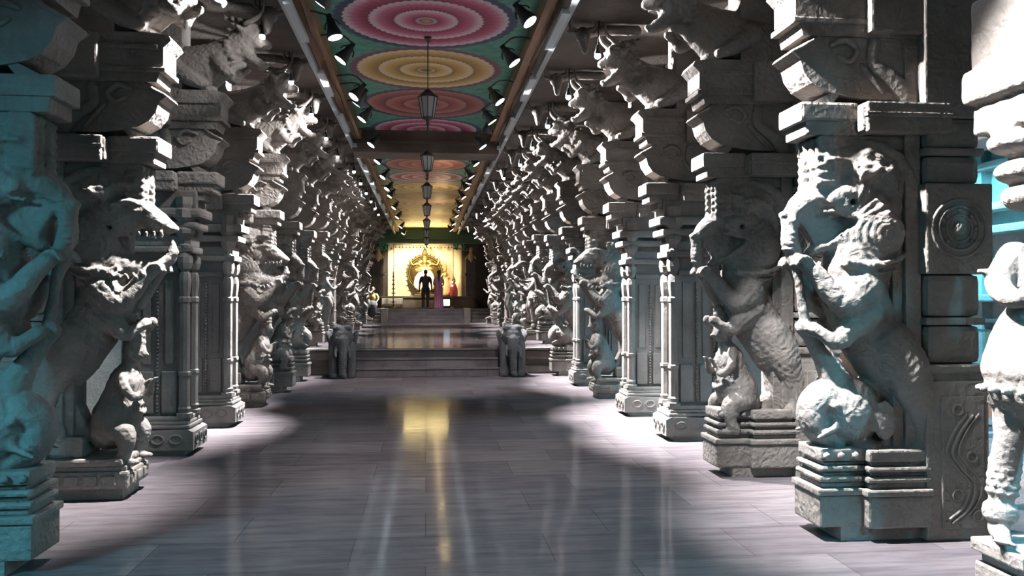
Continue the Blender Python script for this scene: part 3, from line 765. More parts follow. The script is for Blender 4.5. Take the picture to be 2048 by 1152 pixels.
def warrior(close=False):
    """standing warrior facing the corridor (-x), about 1.85 m on its plinth at z .28"""
    m = MB(); z0 = .28
    for s in (-1, 1):
        y = s * .13; fx = -.03 if s < 0 else .05
        m.tube([(fx + .02, y, z0 + .06, .05), (fx + .03, y, z0 + .12, .045), (fx + .045, y, z0 + .32, .068), (fx, y, z0 + .52, .066), (fx + .01, y * .95, z0 + .74, .098), (.03, y * .75, z0 + .92, .12)], seg=14)
        m.tube([(fx + .05, y, z0 + .035, .042), (fx - .05, y, z0 + .035, .042), (fx - .13, y, z0 + .025, .03)], seg=10)
        for k in range(5): m.ell((fx - .165 + .006 * k, y + s * (-.035 + .018 * k), z0 + .018), (.024, .011, .014), n=1)
        for zz, R in ((z0 + .11, .062), (z0 + .135, .064), (z0 + .16, .062)): m.torus((fx + .03, y, zz), R, .015, 'z', seg=16, k=6)
        for j in range(5):
            for k in range(9):     # beaded greave
                a = 2 * PI * (k + .5 * (j % 2)) / 9; m.ell((fx + .035 + .062 * math.cos(a), y + .062 * math.sin(a), z0 + .24 + .04 * j), .016, n=1)
        for zz in (z0 + .70, z0 + .725): m.torus((fx + .01, y * .96, zz), .098, .012, 'z', seg=18, k=6)
        # arms
        if close:
            m.tube([(.02, s * .19, z0 + 1.48, .075), (-.03, s * .25, z0 + 1.32, .062), (-.13, s * .20, z0 + 1.24, .052), (-.19, s * .12, z0 + 1.28, .042)], seg=10)
            hand(m, (-.20, s * .13, z0 + 1.30), (-.2, -s, .5), (-1, 0, 0), 1.2)
        elif s < 0:
            m.tube([(.02, -.21, z0 + 1.48, .07), (-.05, -.30, z0 + 1.32, .058), (-.16, -.30, z0 + 1.18, .05), (-.24, -.20, z0 + 1.24, .04)], seg=10)
            hand(m, (-.25, -.19, z0 + 1.25), (-.5, .3, .5), (0, 0, 1), 1.2)
        else:
            m.tube([(.02, .21, z0 + 1.48, .07), (0, .33, z0 + 1.36, .058), (-.10, .36, z0 + 1.52, .05), (-.16, .30, z0 + 1.68, .04)], seg=10)
            hand(m, (-.165, .29, z0 + 1.69), (-.2, -.1, .8), (-1, 0, 0), 1.2)
        m.torus((.0, s * .27, z0 + 1.38), .06, .014, 'z', seg=14, k=6)
        m.ell((.0, s * .105, z0 + 1.70), (.02, .02, .05), n=1)
    m.tube([(.04, 0, z0 + .86, .15), (.03, 0, z0 + 1.0, .165), (.03, 0, z0 + 1.14, .125), (.0, 0, z0 + 1.32, .145), (.01, 0, z0 + 1.45, .15), (.02, 0, z0 + 1.54, .07), (.0, 0, z0 + 1.60, .055)], seg=18, sy=1.25)
    m.ell((-.02, 0, z0 + 1.71), (.105, .09, .125), n=3); m.cone((-.10, 0, z0 + 1.72), (-.14, 0, z0 + 1.69), .018, .02)
    m.ell((-.105, 0, z0 + 1.655), (.02, .032, .010), n=1)
    for s in (-1, 1): m.ell((-.10, s * .035, z0 + 1.735), (.018, .02, .012), n=1)
    if close:   # full pleated skirt
        m.tube([(.035, 0, z0 + 1.26, .14), (.03, 0, z0 + 1.12, .19), (.03, 0, z0 + .98, .215), (.03, 0, z0 + .88, .225), (.03, 0, z0 + .82, .21)], seg=24, sy=1.25)
        for k in range(24):
            a = 2 * PI * k / 24; m.ell((.03 + .22 * math.cos(a), .275 * math.sin(a), z0 + .77), .024, n=1)
    # tall crown, necklaces, sash and dagger
    m.lathe((0, 0, z0 + 1.79), [(.105, 0), (.11, .03), (.09, .05), (.095, .10), (.075, .12), (.078, .17), (.055, .19), (.055, .24), (.02, .29)], seg=16)
    for R, zz in ((.12, 1.50), (.15, 1.44)): m.torus((-.02, 0, z0 + zz), R, .014, 'z', seg=20, k=6, sc=(1, 1.1))
    for k in range(26):
        a = 2 * PI * k / 26
        for j in range(3): m.ell((.035 + .168 * math.cos(a), .205 * math.sin(a), z0 + .97 - .035 * j), .02, n=1)
    for k in range(18):
        a = 2 * PI * k / 18; m.tube([(.035 + .165 * math.cos(a), .20 * math.sin(a), z0 + .95, .022), (.035 + .18 * math.cos(a), .225 * math.sin(a), z0 + .80, .024)], seg=6, sub=1)
    m.tube([(-.05, -.15, z0 + .95, .05), (-.11, -.25, z0 + .82, .055), (-.13, -.30, z0 + .70, .045), (-.14, -.31, z0 + .62, .02)], seg=8, sy=.6)
    m.tube([(-.12, .02, z0 + .95, .035), (-.14, .02, z0 + .7, .045), (-.12, .02, z0 + .5, .03)], seg=8)
    return sculpt(m, 'warrior', .0115, GRAN, smooth=1, relief=lambda q: .0018 * wob(q, 50, 8))
ME_WAR = warrior(); ME_WAR2 = warrior(True)
ME['wpod'] = MB().box(-.22, .45, -.30, .30, 0, .13, .02).box(-.19, .45, -.27, .27, .13, .20, .012).box(-.24, .45, -.31, .31, .20, .285, .014).mesh('plinth', GRAN)

def pillar(kind, label, loc, left, group=None, low=False):
    root = thing('carved_pillar', label, 'pillar', loc, 0, group)
    if left: root.scale = (-1, 1, 1)
    if kind == 'slab':
        link('moulded_base', SLAB[0], root); s = link('panelled_slab', SLAB[1], root)
        [link('bead_string', q, s) for q in SLAB[2]]; link('frame_moulding', SLAB[3], s)
        for q in SLAB[4]: link('colonnette', q, root)
        link('moulded_neck', SLAB[5], root)
    elif kind == 'warrior':
        link('plinth', ME['wpod'], root); link('warrior_figure', ME_WAR, root)
        r = link('rear_shaft', ME['rear'], root); [(link('medallion', a, r), link('scroll_carving', b, r)) for a, b in zip(ME['med'], ME['scroll'])]
        link('neck_block', ME['wneck'], root)
    else:
        me = {'trunk': ME_TRUNK, 'trunk2': ME_TRUNK2, 'lion': ME_LION}[kind]
        link('plinth', ME['pod_low' if (low or kind == 'lion') else 'pod_high'], root)
        link('rearing_beast', me, root)
        r = link('rear_shaft', ME['rear'], root); [(link('medallion', a, r), link('scroll_carving', b, r)) for a, b in zip(ME['med'], ME['scroll'])]
    link('abacus', ME['abacus'], root); link('curved_corbel', ME['corbel'], root); link('beam_block', ME['cap'], root)
    b = link('bracket_beast', ME['bracket'], root); link('horn', ME['lh1'], b); link('horn', ME['lh2'], b)
    b = link('bull_head', ME['bull'], root, (.44 if left else .24, 0, -1.16)); b.scale = (1.25, 1.25, 1.25); link('horn', ME['bh1'], b); link('horn', ME['bh2'], b)
    return root
m = MB()
m.box(-.02, .75, -.15, .15, 2.36, 2.64, .02); m.box(-.12, .75, -.2, .2, 2.46, 2.52, .02); m.box(.28, .75, -.16, .16, .28, 2.5, .02)
m.ell((.0, 0, 2.58), (.17, .18, .06), n=2)
ME['wneck'] = m.mesh('neck_block', GRAN)

ORD = ['first', 'second', 'third', 'fourth', 'fifth', 'sixth', 'seventh', 'eighth', 'ninth', 'tenth', 'eleventh', 'twelfth']
RIGHT = [('trunk', 'large carved pillar of a trunked beast treading a round elephant, beside the statue at right'),
         ('trunk2', 'carved pillar of a trunked beast over small crouching figures, on a stepped plinth at right'),
         ('slab', 'panelled slab pillar with bead strings, nearer of the two slabs side by side at right'),
         ('slab', 'panelled slab pillar with bead strings, farther of the two slabs side by side at right'),
         ('lion', 'dark shaded beast pillar standing between the second and third slab pillars at right'),
         ('slab', 'narrow-looking lit slab pillar just before the brightly lit beast at right'),
         ('trunk', 'brightly lit beast pillar nearest the right stone elephant')]
LEFT = [('trunk', 'unlit teal-tinted pillar of a trunked beast, nearest in the left row'),
        ('lion', 'carved lion beast pillar with blazing white teeth and beard over a pot-bellied attendant'),
        ('slab', 'dim brown slab pillar directly behind the white-toothed lion beast'),
        ('slab', 'dark slab pillar outlined by a bright bead border in the left row'),
        ('lion', 'softly lit open-mouthed lion beast pillar beyond the bead-bordered slab'),
        ('trunk2', 'dark beast pillar silhouetted against a teal gap in the left row'),
        ('trunk', 'dark beast pillar nearest the left stone elephant')]
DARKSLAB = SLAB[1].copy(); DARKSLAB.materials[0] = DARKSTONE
for row, X0, left, y0, p in ((RIGHT, XR, False, 5.13, 1.93), (LEFT, XL, True, 4.95, 1.86)):
    for k, (kind, lab) in enumerate(row):
        ob = pillar(kind, lab, (X0, y0 + .25 + p * k, 0), left, low=(k == 4))
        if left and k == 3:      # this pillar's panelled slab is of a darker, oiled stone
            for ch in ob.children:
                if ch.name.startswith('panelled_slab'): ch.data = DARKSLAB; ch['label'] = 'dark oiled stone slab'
# on the raised floor
kinds = ['trunk', 'warrior', 'lion', 'trunk2', 'warrior', 'slab', 'lion', 'trunk', 'warrior', 'lion']
what = {'trunk': 'trunked beast pillar', 'trunk2': 'trunked beast pillar', 'lion': 'lion beast pillar', 'warrior': 'warrior statue pillar', 'slab': 'slab pillar'}
for side, X0, left, y0 in (('right', XR, False, 19.0), ('left', XL, True, 18.6)):
    for k in range(9):
        kind = kinds[(k + (3 if left else 0)) % len(kinds)]
        r = pillar(kind, 'small distant %s on the raised floor, %s beyond the %s elephant' % (what[kind], ORD[k], side), (X0, y0 + 1.9 * k, Z1), left, 'pillars on the raised floor')
        r.scale = (-1 if left else 1, 1, .87)
# the statue at the right edge, on its own pier
root = thing('warrior_statue_pier', 'bright white-lit standing statue on a low plinth at the right edge', 'statue', (3.36, 4.20, 0), 0)
o = link('plinth', ME['wpod'], root, (-.03, .02, 0)); o.scale = (1, .68, .85); o = link('standing_figure', ME_WAR2, root, (-.11, -.02, -.055), (Matrix.Rotation(math.radians(7), 3, 'Y') @ Matrix.Rotation(math.radians(62), 3, 'Z')).to_euler()); o.scale = (1.22, 1.22, 1.07)
m = MB(); m.box(.30, .85, -.22, .22, .1, 2.5, .02); link('pier_shaft', m.mesh('pier_shaft', GRAN), root)
m = MB()
m.ell((-.02, 0, 2.16), (.17, .2, .09), n=3); m.ell((-.03, 0, 2.30), (.20, .22, .08), n=3); m.ell((-.05, 0, 2.46), (.22, .23, .085), n=3)
m.box(-.24, .85, -.24, .24, 2.52, 2.70, .03); m.box(-.30, .85, -.26, .26, 2.70, 2.90, .04); m.box(-.25, .85, -.24, .24, 2.90, 3.3, .03); m.box(.3, .85, -.2, .2, 2.1, 2.5)
m.box(-.1, .85, -.2, .2, 3.3, 3.95, .02)
link('bulbous_capital', sculpt(m, 'bulbous_capital', .014, GRAN, smooth=1, relief=lambda q: .003 * wob(q, 30, 3)), root)

# ------------------------------------------------------------------ side aisles: plain pillars, moulded beams, railing
def aisle_pillar():
    m = MB()
    m.box(-.28, .28, -.28, .28, 0, .25, .02); m.box(-.23, .23, -.23, .23, .25, .9, .015); m.box(-.19, .19, -.19, .19, .9, 1.45, .06)
    m.box(-.23, .23, -.23, .23, 1.45, 1.95, .015); m.box(-.19, .19, -.19, .19, 1.95, 2.5, .06); m.box(-.24, .24, -.24, .24, 2.5, 2.7, .02)
    sh = m.mesh('shaft', AISLE)
    m = MB(); m.box(-.42, .42, -.28, .28, 2.7, 2.86, .04); m.box(-.62, .62, -.24, .24, 2.86, 3.05, .06); m.box(-.3, .3, -.62, .62, 3.0, 3.15, .05)
    return sh, m.mesh('bracket_capital', AISLE)
ash, acap = aisle_pillar()
for s, nm in ((1, 'right'), (-1, 'left')):
    for k in range(6):
        y = 3.4 + 3.1 * k if s > 0 else 6.0 + 3.1 * k
        zf = Z1 if y > YS else 0
        r = thing('aisle_pillar', 'plain square granite pillar in the %s side aisle, %s from the near end' % (nm, ORD[k]), 'pillar', (s * 5.6, y, zf), 0, 'plain side aisle pillars')
        link('shaft', ash, r); link('bracket_capital', acap, r)
        if zf: r.scale = (1, 1, .84)
    a = s * 5.6
    m = MB(); m.box(a - .24, a + .24, -5, 44, 3.14, 3.42, .02); m.box(a - .3, a + .3, -5, 44, 3.42, 3.5, .01); m.box(a - .2, a + .2, -5, 44, 3.5, 3.96, .01)
    struct('trim_%d' % (7 if s > 0 else 8), m.mesh('beam', AISLE), 'moulded stone beam over the %s aisle pillars' % nm, 'beam')
    # cornices and red dado on the aisle wall
    a, b_ = sorted((s * 7.35, s * 7.62))
    m = MB()
    for z in (1.55, 2.45, 2.75, 3.3): m.box(a, b_, -5, 44, z, z + .1, .02)
    for k in range(20): m.box(*sorted((s * 7.45, s * 7.62)), -4 + 2.4 * k, -3.6 + 2.4 * k, 0, 3.95, .01)
    struct('trim_%d' % (9 if s > 0 else 10), m.mesh('cornice', AISLE), 'stone cornices and pilasters on the %s aisle wall' % nm, 'cornice')
    struct('baseboard_%s' % nm, b1(*sorted((s * 7.5, s * 7.61)), -5, 44, 0, 1.15, mat=REDW), 'red painted dado of the %s aisle wall' % nm, 'dado')
r = thing('aisle_railing', 'pale metal railing in the cyan lit right aisle', 'railing', (6.9, 6.5, 0))
m = MB(); m.box(-.02, .02, 0, 7, 1.30, 1.34); m.box(-.02, .02, 0, 7, 1.18, 1.21); link('rail', m.mesh('rail', STEEL), r)
for k in range(6): link('post', MB().box(-.02, .02, 1.38 * k, 1.38 * k + .04, 0, 1.32).mesh('post', STEEL), r)
TX = lambda s, j: 6.7 if s > 0 and j in (1, 2) else 3.95 if s > 0 and j == 0 else s * 4.6
for s, nm, ys in ((1, 'right', (1.0, 6.35, 10.2, 16.0, 23.75)), (-1, 'left', (1.6, 8.0, 13.57, 19.55, 29.05))):
    for j, y in enumerate(ys):
        r = thing('tube_light', 'cyan fluorescent tube under the %s aisle ceiling, %s from the near end' % (nm, ORD[j]), 'light', (TX(s, j), y, 3.36), 0, 'cyan tube lights')
        link('batten', MB().box(-.03, .03, -.62, .62, .03, .60).mesh('batten', WHITE_ENAMEL), r)
        link('glass_tube', MB().tube([(0, -.58, 0, .016), (0, .58, 0, .016)], sub=1).mesh('glass_tube', TUBE), r)
        L = bpy.data.lights.new('tube_light_glow', 'AREA'); L.shape = 'RECTANGLE'; L.size = .08; L.size_y = 1.2; L.color = (.14, .72, 1.0)
        L.energy = {1: (300, 300, 330, 55, 60), -1: (380, 20, 35, 45, 50)}[s][j]
        lo = bpy.data.objects.new('tube_light_glow', L); C.objects.link(lo); lo.location = (TX(s, j), y, 3.33)

for s in (-1, 1):  # tubes added behind the camera as soft fill for the near faces
    r = thing('tube_light', 'added white fluorescent tube behind the camera, %s of the two' % ('left' if s < 0 else 'right'), 'light', (s * 1.6, -2.6, 3.9), PI / 2, 'added fill tubes')
    link('batten', MB().box(-.03, .03, -.62, .62, .03, .10).mesh('batten', WHITE_ENAMEL), r)
    link('glass_tube', MB().tube([(0, -.58, 0, .016), (0, .58, 0, .016)], sub=1).mesh('glass_tube', LAMPFACE), r)
    L = bpy.data.lights.new('fill_tube_glow', 'AREA'); L.shape = 'RECTANGLE'; L.size = 1.2; L.size_y = .08; L.color = (.80, .90, 1.0); L.energy = 14
    lo = bpy.data.objects.new('fill_tube_glow', L); C.objects.link(lo); lo.location = (s * 1.6, -2.56, 3.87); lo.rotation_euler = (math.radians(50), 0, 0)

# ------------------------------------------------------------------ floodlights, conduits
def flood_meshes():
    b = MB(); b.lathe((0, 0, 0), [(.03, .20), (.045, .19), (.05, .12), (.075, .05), (.088, .0), (.088, -.02), (.078, -.02), (.078, .0)], seg=20)
    l = MB(); l.lathe((0, 0, 0), [(.001, -.006), (.077, -.012), (.077, -.018), (.001, -.024)], seg=20)
    y = MB(); y.torus((0, 0, .10), .085, .009, 'x', seg=14, k=6, arc=(0, PI)); y.box(-.02, .02, -.03, .03, .18, .25, .006)
    return b.mesh('lamp_housing', BLACK), l.mesh('lens', LAMPFACE), y.mesh('yoke', BLACK)
FH, FL, FY = flood_meshes()
# (position along the hall, aimed at, relative strength)
RF = [(4.0, 3.8, 1.0), (5.2, 5.35, 1.1), (6.5, 5.9, .12), (8.3, 7.45, .7), (9.77, 9.35, 2.4), (11.74, 11.2, 2.4), (13.1, 13.1, .35), (15.3, 15.0, 1.8), (17.3, 17.0, 1.4), (19.15, 19.0, .8), (21.2, 20.9, .8), (23.1, 22.8, .8), (25.2, 24.9, .8), (28.4, 28.0, .8), (31.5, 31.2, .8), (34.3, 34.0, .8)]
LF = [(7.1, 6.95, 1), (8.0, 8.6, .05), (9.87, 9.6, .08), (11.66, 10.85, 2.4), (12.1, 12.45, .22), (13.12, 12.8, .7), (15.3, 14.7, .35), (17.2, 16.7, .8), (19.4, 18.7, .8), (21.5, 20.6, .8), (23.0, 22.5, .8), (26.0, 25.4, .8), (29.0, 28.5, .8), (33.0, 32.6, .8), (36.4, 36.0, .8)]  # includes an extra lamp, added to graze the softly lit lion pillar
FLOOD = 5000
for s, nm, X, ys in ((1, 'right', 1.04, RF), (-1, 'left', -1.0, LF)):
    for j, (y, ya, pw) in enumerate(ys):
        tgt = Vector((s * 2.75, ya, 2.5 if y == 4.0 else 2.0)); o = Vector((X, y, 4.42))
        d = (tgt - o).normalized(); q = d.to_track_quat('-Z', 'Y').to_euler()
        r = thing('floodlight', 'black floodlight hung from the %s ceiling beam, %s from the near end' % (nm, (ORD + ['thirteenth', 'fourteenth', 'fifteenth', 'sixteenth', 'seventeenth'])[j]), 'floodlight', o, 0, 'ceiling floodlights')
        r.rotation_euler = q
        link('lamp_housing', FH, r); link('lens', FL, r); link('yoke', FY, r)
        inv = q.to_matrix().inverted()
        a0 = inv @ Vector((s * .30, 0, .27)); a1 = inv @ Vector((s * .02, .02, .30))
        link('bracket_arm', MB().tube([(0, 0, .24, .012), (*a1, .012), (*a0, .012)], seg=6).mesh('bracket_arm', BLACK), r)
        L = bpy.data.lights.new('flood_beam', 'SPOT'); L.energy = FLOOD * pw; L.spot_size = math.radians(44 if y == 4.0 else 58 if pw > .75 else 46); L.spot_blend = .85
        L.shadow_soft_size = .05; L.color = (.93, .96, 1.0)
        lo = bpy.data.objects.new('flood_beam', L); C.objects.link(lo); lo.location = o + d * .04; lo.rotation_euler = q
        # the flood's stray light, which catches the heads of the brackets
        L = bpy.data.lights.new('flood_spill', 'SPOT'); L.energy = 1700 * min(pw, 1); L.spot_size = math.radians(54); L.spot_blend = .5; L.shadow_soft_size = .05; L.color = (.93, .96, 1.0)
        lo = bpy.data.objects.new('flood_spill', L); C.objects.link(lo); lo.location = o + d * .04
        lo.rotation_euler = (Vector((s * 2.2, ya, 4.27)) - o).to_track_quat('-Z', 'Y').to_euler()
for s, nm, X in ((1, 'right', 1.47), (-1, 'left', -1.42)):
    r = thing('cable_conduit', 'pale grey metal conduit running under the %s edge of the ceiling' % nm, 'conduit', (X, 0, 4.56))
    m = MB(); m.box(-.035, .035, -4.5, 38, -.03, .03, .005); link('channel', m.mesh('channel', STEEL), r)
    y = 3.2; j = 0
    while y < 36:
        link('tube_fitting', MB().box(-.045 - s * .05, .045 - s * .05, y, y + 1.25, -.055, .0, .008).mesh('tube_fitting', WHITE_ENAMEL), r)
        link('hanger', MB().box(-.012, .012, y + .5, y + .53, .02, .19).mesh('hanger', STEEL), r)
        y += 2.55
    m = MB(); yy = -4
    pts = []
    while yy < 37:
        pts.append((-s * .12, yy, .03 + .04 * math.sin(yy * 3.1), .008)); yy += .7
    m.tube(pts, seg=6, sub=2, ball=False)
    thing('power_cable', 'thin black cable looping beside the %s conduit' % nm, 'cable', (X, 0, 4.60), me=m.mesh('power_cable', CABLE))
for j, (X, y, tx, ty, e) in enumerate(((-.98, 3.0, .0, 2.6, 420), (-.98, 5.6, .1, 6.0, 420), (1.02, 13.9, 0, 15.6, 900), (-.98, 9.0, .3, 8.6, 420), (1.04, 20.2, 0, 20.6, 800), (1.04, 26.4, 0, 27, 800), (1.04, 32.6, 0, 34.5, 800))):  # extra floodlights, added to brighten the middle of the floor
    o = Vector((X, y, 4.42)); q = (Vector((tx, ty, 0)) - o).normalized().to_track_quat('-Z', 'Y').to_euler()
    r = thing('floodlight', 'added floodlight turned down to brighten the aisle floor, %s from the near end' % ORD[j], 'floodlight', o, 0, 'added floor-fill floodlights')
    r.rotation_euler = q
    link('lamp_housing', FH, r); link('lens', FL, r); link('yoke', FY, r)
    sg = 1 if X > 0 else -1; a0 = q.to_matrix().inverted() @ Vector((sg * .30, 0, .27))
    link('bracket_arm', MB().tube([(0, 0, .24, .012), (*a0, .012)], seg=6, sub=1).mesh('bracket_arm', BLACK), r)
    L = bpy.data.lights.new('flood_beam', 'SPOT'); L.energy = e; L.spot_size = math.radians(72); L.spot_blend = .9; L.shadow_soft_size = .05; L.color = (.95, .95, 1.0)
    lo = bpy.data.objects.new('flood_beam', L); C.objects.link(lo); lo.location = o - Vector((0, 0, .04)); lo.rotation_euler = q
# small lamps among the brackets
gl = MB().ell((0, 0, 0), .038, n=3).mesh('bulb', GLOBE); cap_ = MB().lathe((0, 0, 0), [(.02, .12), (.03, .06), (.042, .03), (.042, .02)], seg=14).mesh('lamp_cap', BLACK)
for s, nm, X, y0, p in ((1, 'right', 1.93, 5.30, 1.93), (-1, 'left', -1.72, 7.0, 1.86)):
    for j in range(12):
        y = y0 + p * j
        if s > 0 and y > 30: continue
        X_ = X - s * (.16 if y > 17.8 else 0)
        r = thing('small_round_lamp', 'small round lamp beside the stone brackets of the %s row, %s from the near end' % (nm, ORD[j]), 'lamp', (X_, y, 4.34), 0, 'small round lamps')
        link('bulb', gl, r); link('lamp_cap', cap_, r); link('stem', MB().tube([(0, 0, .10, .007), (s * .02, 0, .40, .007)], sub=1).mesh('stem', BLACK), r)
        L = bpy.data.lights.new('small_lamp_glow', 'POINT'); L.energy = .35; L.color = (.93, .96, 1); L.shadow_soft_size = .04
        lo = bpy.data.objects.new('small_lamp_glow', L); C.objects.link(lo); lo.location = (X_ - s * .01, y - .05, 4.28)

# ------------------------------------------------------------------ hanging lanterns
def lantern():
    g = MB(); g.lathe((0, 0, 0), [(.075, -.26), (.115, 0.0)], seg=8, smooth=False)
    f = MB(); f.lathe((0, 0, 0), [(.02, .10), (.05, .075), (.10, .03), (.13, .012), (.13, -.005), (.118, -.008)], seg=8, smooth=False)
    for k in range(8):
        a = 2 * PI * k / 8
        f.tube([(.118 * math.cos(a), .118 * math.sin(a), 0, .006), (.078 * math.cos(a), .078 * math.sin(a), -.26, .006)], seg=5, sub=1)
    b = MB(); b.lathe((0, 0, 0), [(.08, -.255), (.08, -.27), (.03, -.285), (.02, -.32), (.03, -.34), (.012, -.36), (.012, -.40), (.004, -.43)], seg=12)
    r = MB(); r.tube([(0, 0, .08, .007), (0, 0, .76, .007)], seg=6, sub=1, ball=False); r.lathe((0, 0, 0), [(.03, .70), (.05, .755)], seg=10)
    return g.mesh('glass_body', FROST), f.mesh('iron_frame', IRON), b.mesh('finial', IRON), r.mesh('hanging_rod', IRON)
LM = lantern()
for j, y in enumerate((10.3, 14.6, 18.6, 22.5, 26.8, 30.6, 34.8)):
    r = thing('hanging_lantern', 'tapered frosted lantern on a thin rod from the painted ceiling, %s from the near end' % ORD[j], 'lantern', (.02, y, 4.10), 0, 'hanging lanterns')
    for nme, me in zip(('glass_body', 'iron_frame', 'finial', 'hanging_rod'), LM): link(nme, me, r)

# ------------------------------------------------------------------ stone elephants beside the steps
def elephant():
    m = MB()
    m.tube([(0, .35, .60, .22), (0, .10, .68, .24), (0, -.05, .78, .225), (0, -.10, .88, .17)], seg=18, sy=1)
    m.ell((0, -.12, .80), (.215, .18, .22), n=3)
    for s in (-1, 1): m.ell((s * .09, -.12, .98), (.11, .12, .085), n=2)
    m.tube([(0, -.24, .74, .13), (0, -.31, .58, .095), (0, -.33, .40, .08), (0, -.34, .22, .075), (0, -.36, .09, .07), (.03, -.42, .06, .055)], seg=14)
    for k in range(9): m.torus((0, -.315 - .004 * k, .56 - .05 * k), .088 - .002 * k, .009, 'z', seg=16, k=6)
    for s in (-1, 1):
        m.ell((s * .25, -.03, .80), (.055, .12, .15), rot=(0, s * .25, s * .35), n=3)
        m.ell((s * .235, -.02, .67), (.04, .09, .10), n=2)
        m.tube([(s * .12, -.26, .62, .035), (s * .14, -.35, .50, .03), (s * .13, -.40, .43, .018)], seg=9)
        m.ell((s * .12, -.275, .80), (.028, .02, .02), n=2)
        m.tube([(s * .16, -.08, .62, .12), (s * .17, -.16, .36, .095), (s * .17, -.17, .12, .10), (s * .17, -.19, .05, .105)], seg=12)
        for k in range(3): m.ell((s * .17 - .045 + .045 * k, -.285, .03), (.02, .015, .025), n=1)
    m.box(-.22, .22, -.1, .75, .0, .62, .05)
    return sculpt(m, 'stone_elephant', .012, ELEPH, smooth=3, relief=lambda q: .003 * wob(q, 30, 9))
ME_EL = elephant()
thing('stone_elephant', 'dark stone elephant head with trunk down at the right end of the steps', 'elephant', (1.76, 16.95, 0), 0, me=ME_EL)
thing('stone_elephant', 'dark stone elephant head with trunk down at the left end of the steps', 'elephant', (-1.68, 16.95, 0), .12, me=ME_EL)

# ------------------------------------------------------------------ shrine
YW = 41.0
struct('wall_shrine', b1(-1.86, 1.75, YW, YW + .2, 1.6, 4.35, mat=CREAM), 'bright cream shrine wall behind the dancing statue', 'wall')
struct('wall_shrine_surround', MB().box(-3.6, -1.86, YW - .1, YW + .3, Z2, 5, .02).box(1.75, 3.6, YW - .1, YW + .3, Z2, 5, .02).box(-1.86, 1.75, YW - .1, YW + .3, 4.3, 5, .02).mesh('surround', SHRINEBACK))
m = MB(); m.box(-2.1, 2.3, 39.2, 41.1, Z2, 1.64, .02); m.box(-2.15, 2.35, 39.15, 41.1, 1.60, 1.69, .02)
struct('shrine_platform', m.mesh('platform', GRAN_PLAIN), 'stone platform in front of the cream shrine wall', 'platform')
SY = 40.3
root = thing('dancing_statue', 'gilded many-armed dancing deity statue in a round flame arch, wrapped in white cloth', 'statue', (-.06, SY, 1.69))
m = MB(); m.box(-.5, .5, -.22, .22, 0, .10, .02); m.lathe((0, 0, .10), [(.42, 0), (.46, .05), (.30, .09), (.34, .13)], seg=24, sy=.5); link('pedestal', m.mesh('pedestal', GOLDDIM), root)
m = MB(); cz = 1.13
m.torus((0, 0, cz), .83, .05, 'y', seg=48, k=8); m.torus((0, .0, cz), .74, .03, 'y', seg=48, k=8)
for k in range(30):
    a = 2 * PI * k / 30; m.cone((.87 * math.cos(a), 0, cz + .87 * math.sin(a)), (.96 * math.cos(a), 0, cz + .96 * math.sin(a)), .035, .005, 6)
m.lathe((0, 0, 0), [(.16, cz + .84), (.15, cz + .95), (.09, cz + 1.0), (.12, cz + 1.05), (.07, cz + 1.12), (.02, cz + 1.2)], seg=14, sy=.5)
fl = link('flame_arch', m.mesh('flame_arch', GOLDDIM), root)
m = MB(); m.lathe((0, 0, 0), [(.001, -.03), (.80, -.02), (.80, .02), (.001, .03)], seg=48)
pl = m.mesh('arch_plate', GOLDDIM); o = link('arch_plate', pl, root, (0, .06, cz), (PI / 2, 0, 0))
m = MB()
m.tube([(.02, 0, .22, .06), (.05, 0, .50, .07), (.0, 0, .75, .10), (0, 0, .90, .13)], seg=12)           # standing leg
m.tube([(0, 0, .85, .11), (-.22, -.06, .86, .09), (-.38, -.08, .80, .07), (-.28, -.10, .60, .055), (-.22, -.10, .46, .04)], seg=12)
m.tube([(0, 0, .86, .13), (0, 0, 1.05, .10), (0, 0, 1.25, .14), (0, 0, 1.34, .12), (0, 0, 1.42, .05)], seg=14)
m.ell((0, -.02, 1.53), (.09, .09, .11), n=3); m.lathe((0, 0, 1.6), [(.10, 0), (.11, .05), (.07, .1), (.08, .15), (.04, .22), (.01, .27)], seg=14)
for s in (-1, 1):
    m.tube([(s * .12, 0, 1.33, .05), (s * .32, -.02, 1.42, .042), (s * .52, -.03, 1.38, .036), (s * .60, -.04, 1.52, .03)], seg=10)
    hand(m, (s * .60, -.04, 1.53), (s * .2, 0, 1), (0, -1, 0), 1.1)
    m.tube([(s * .12, 0, 1.28, .05), (s * .30, -.08, 1.20, .042), (s * .10, -.20, 1.16, .034), (-.1 + s * .15, -.22, 1.12, .028)], seg=10)
    hand(m, (-.1 + s * .18, -.22, 1.11), (-.6, 0, -.4 * s), (0, -1, 0), 1.0)
    for k in range(5): m.tube([(s * .07, 0, 1.55, .015), (s * (.25 + .03 * k), .02, 1.62 - .07 * k, .014), (s * .40, .02, 1.66 - .09 * k, .012)], seg=6)
o = link('deity_figure', sculpt(m, 'deity_figure', .010, GOLD, smooth=1), root, (0, 0, -.03)); o.scale = (1.12, 1.1, 1.12)
m = MB(); m.tube([(-.05, -.10, 1.26, .16), (-.08, -.10, 1.05, .28), (-.12, -.10, .82, .36), (-.20, -.10, .60, .34)], seg=22, sy=.5)
m.tube([(.12, -.11, 1.25, .14), (.20, -.12, 1.0, .22), (.24, -.12, .72, .25), (.22, -.12, .50, .24)], seg=18, sy=.55)
for k in range(12): m.tube([(-.44 + .07 * k, -.21, .95 + .0 * k, .012), (-.47 + .075 * k, -.235, .64, .018)], seg=6, sub=1)
link('white_wrap', sculpt(m, 'white_wrap', .012, WHITECLOTH, smooth=2), root)

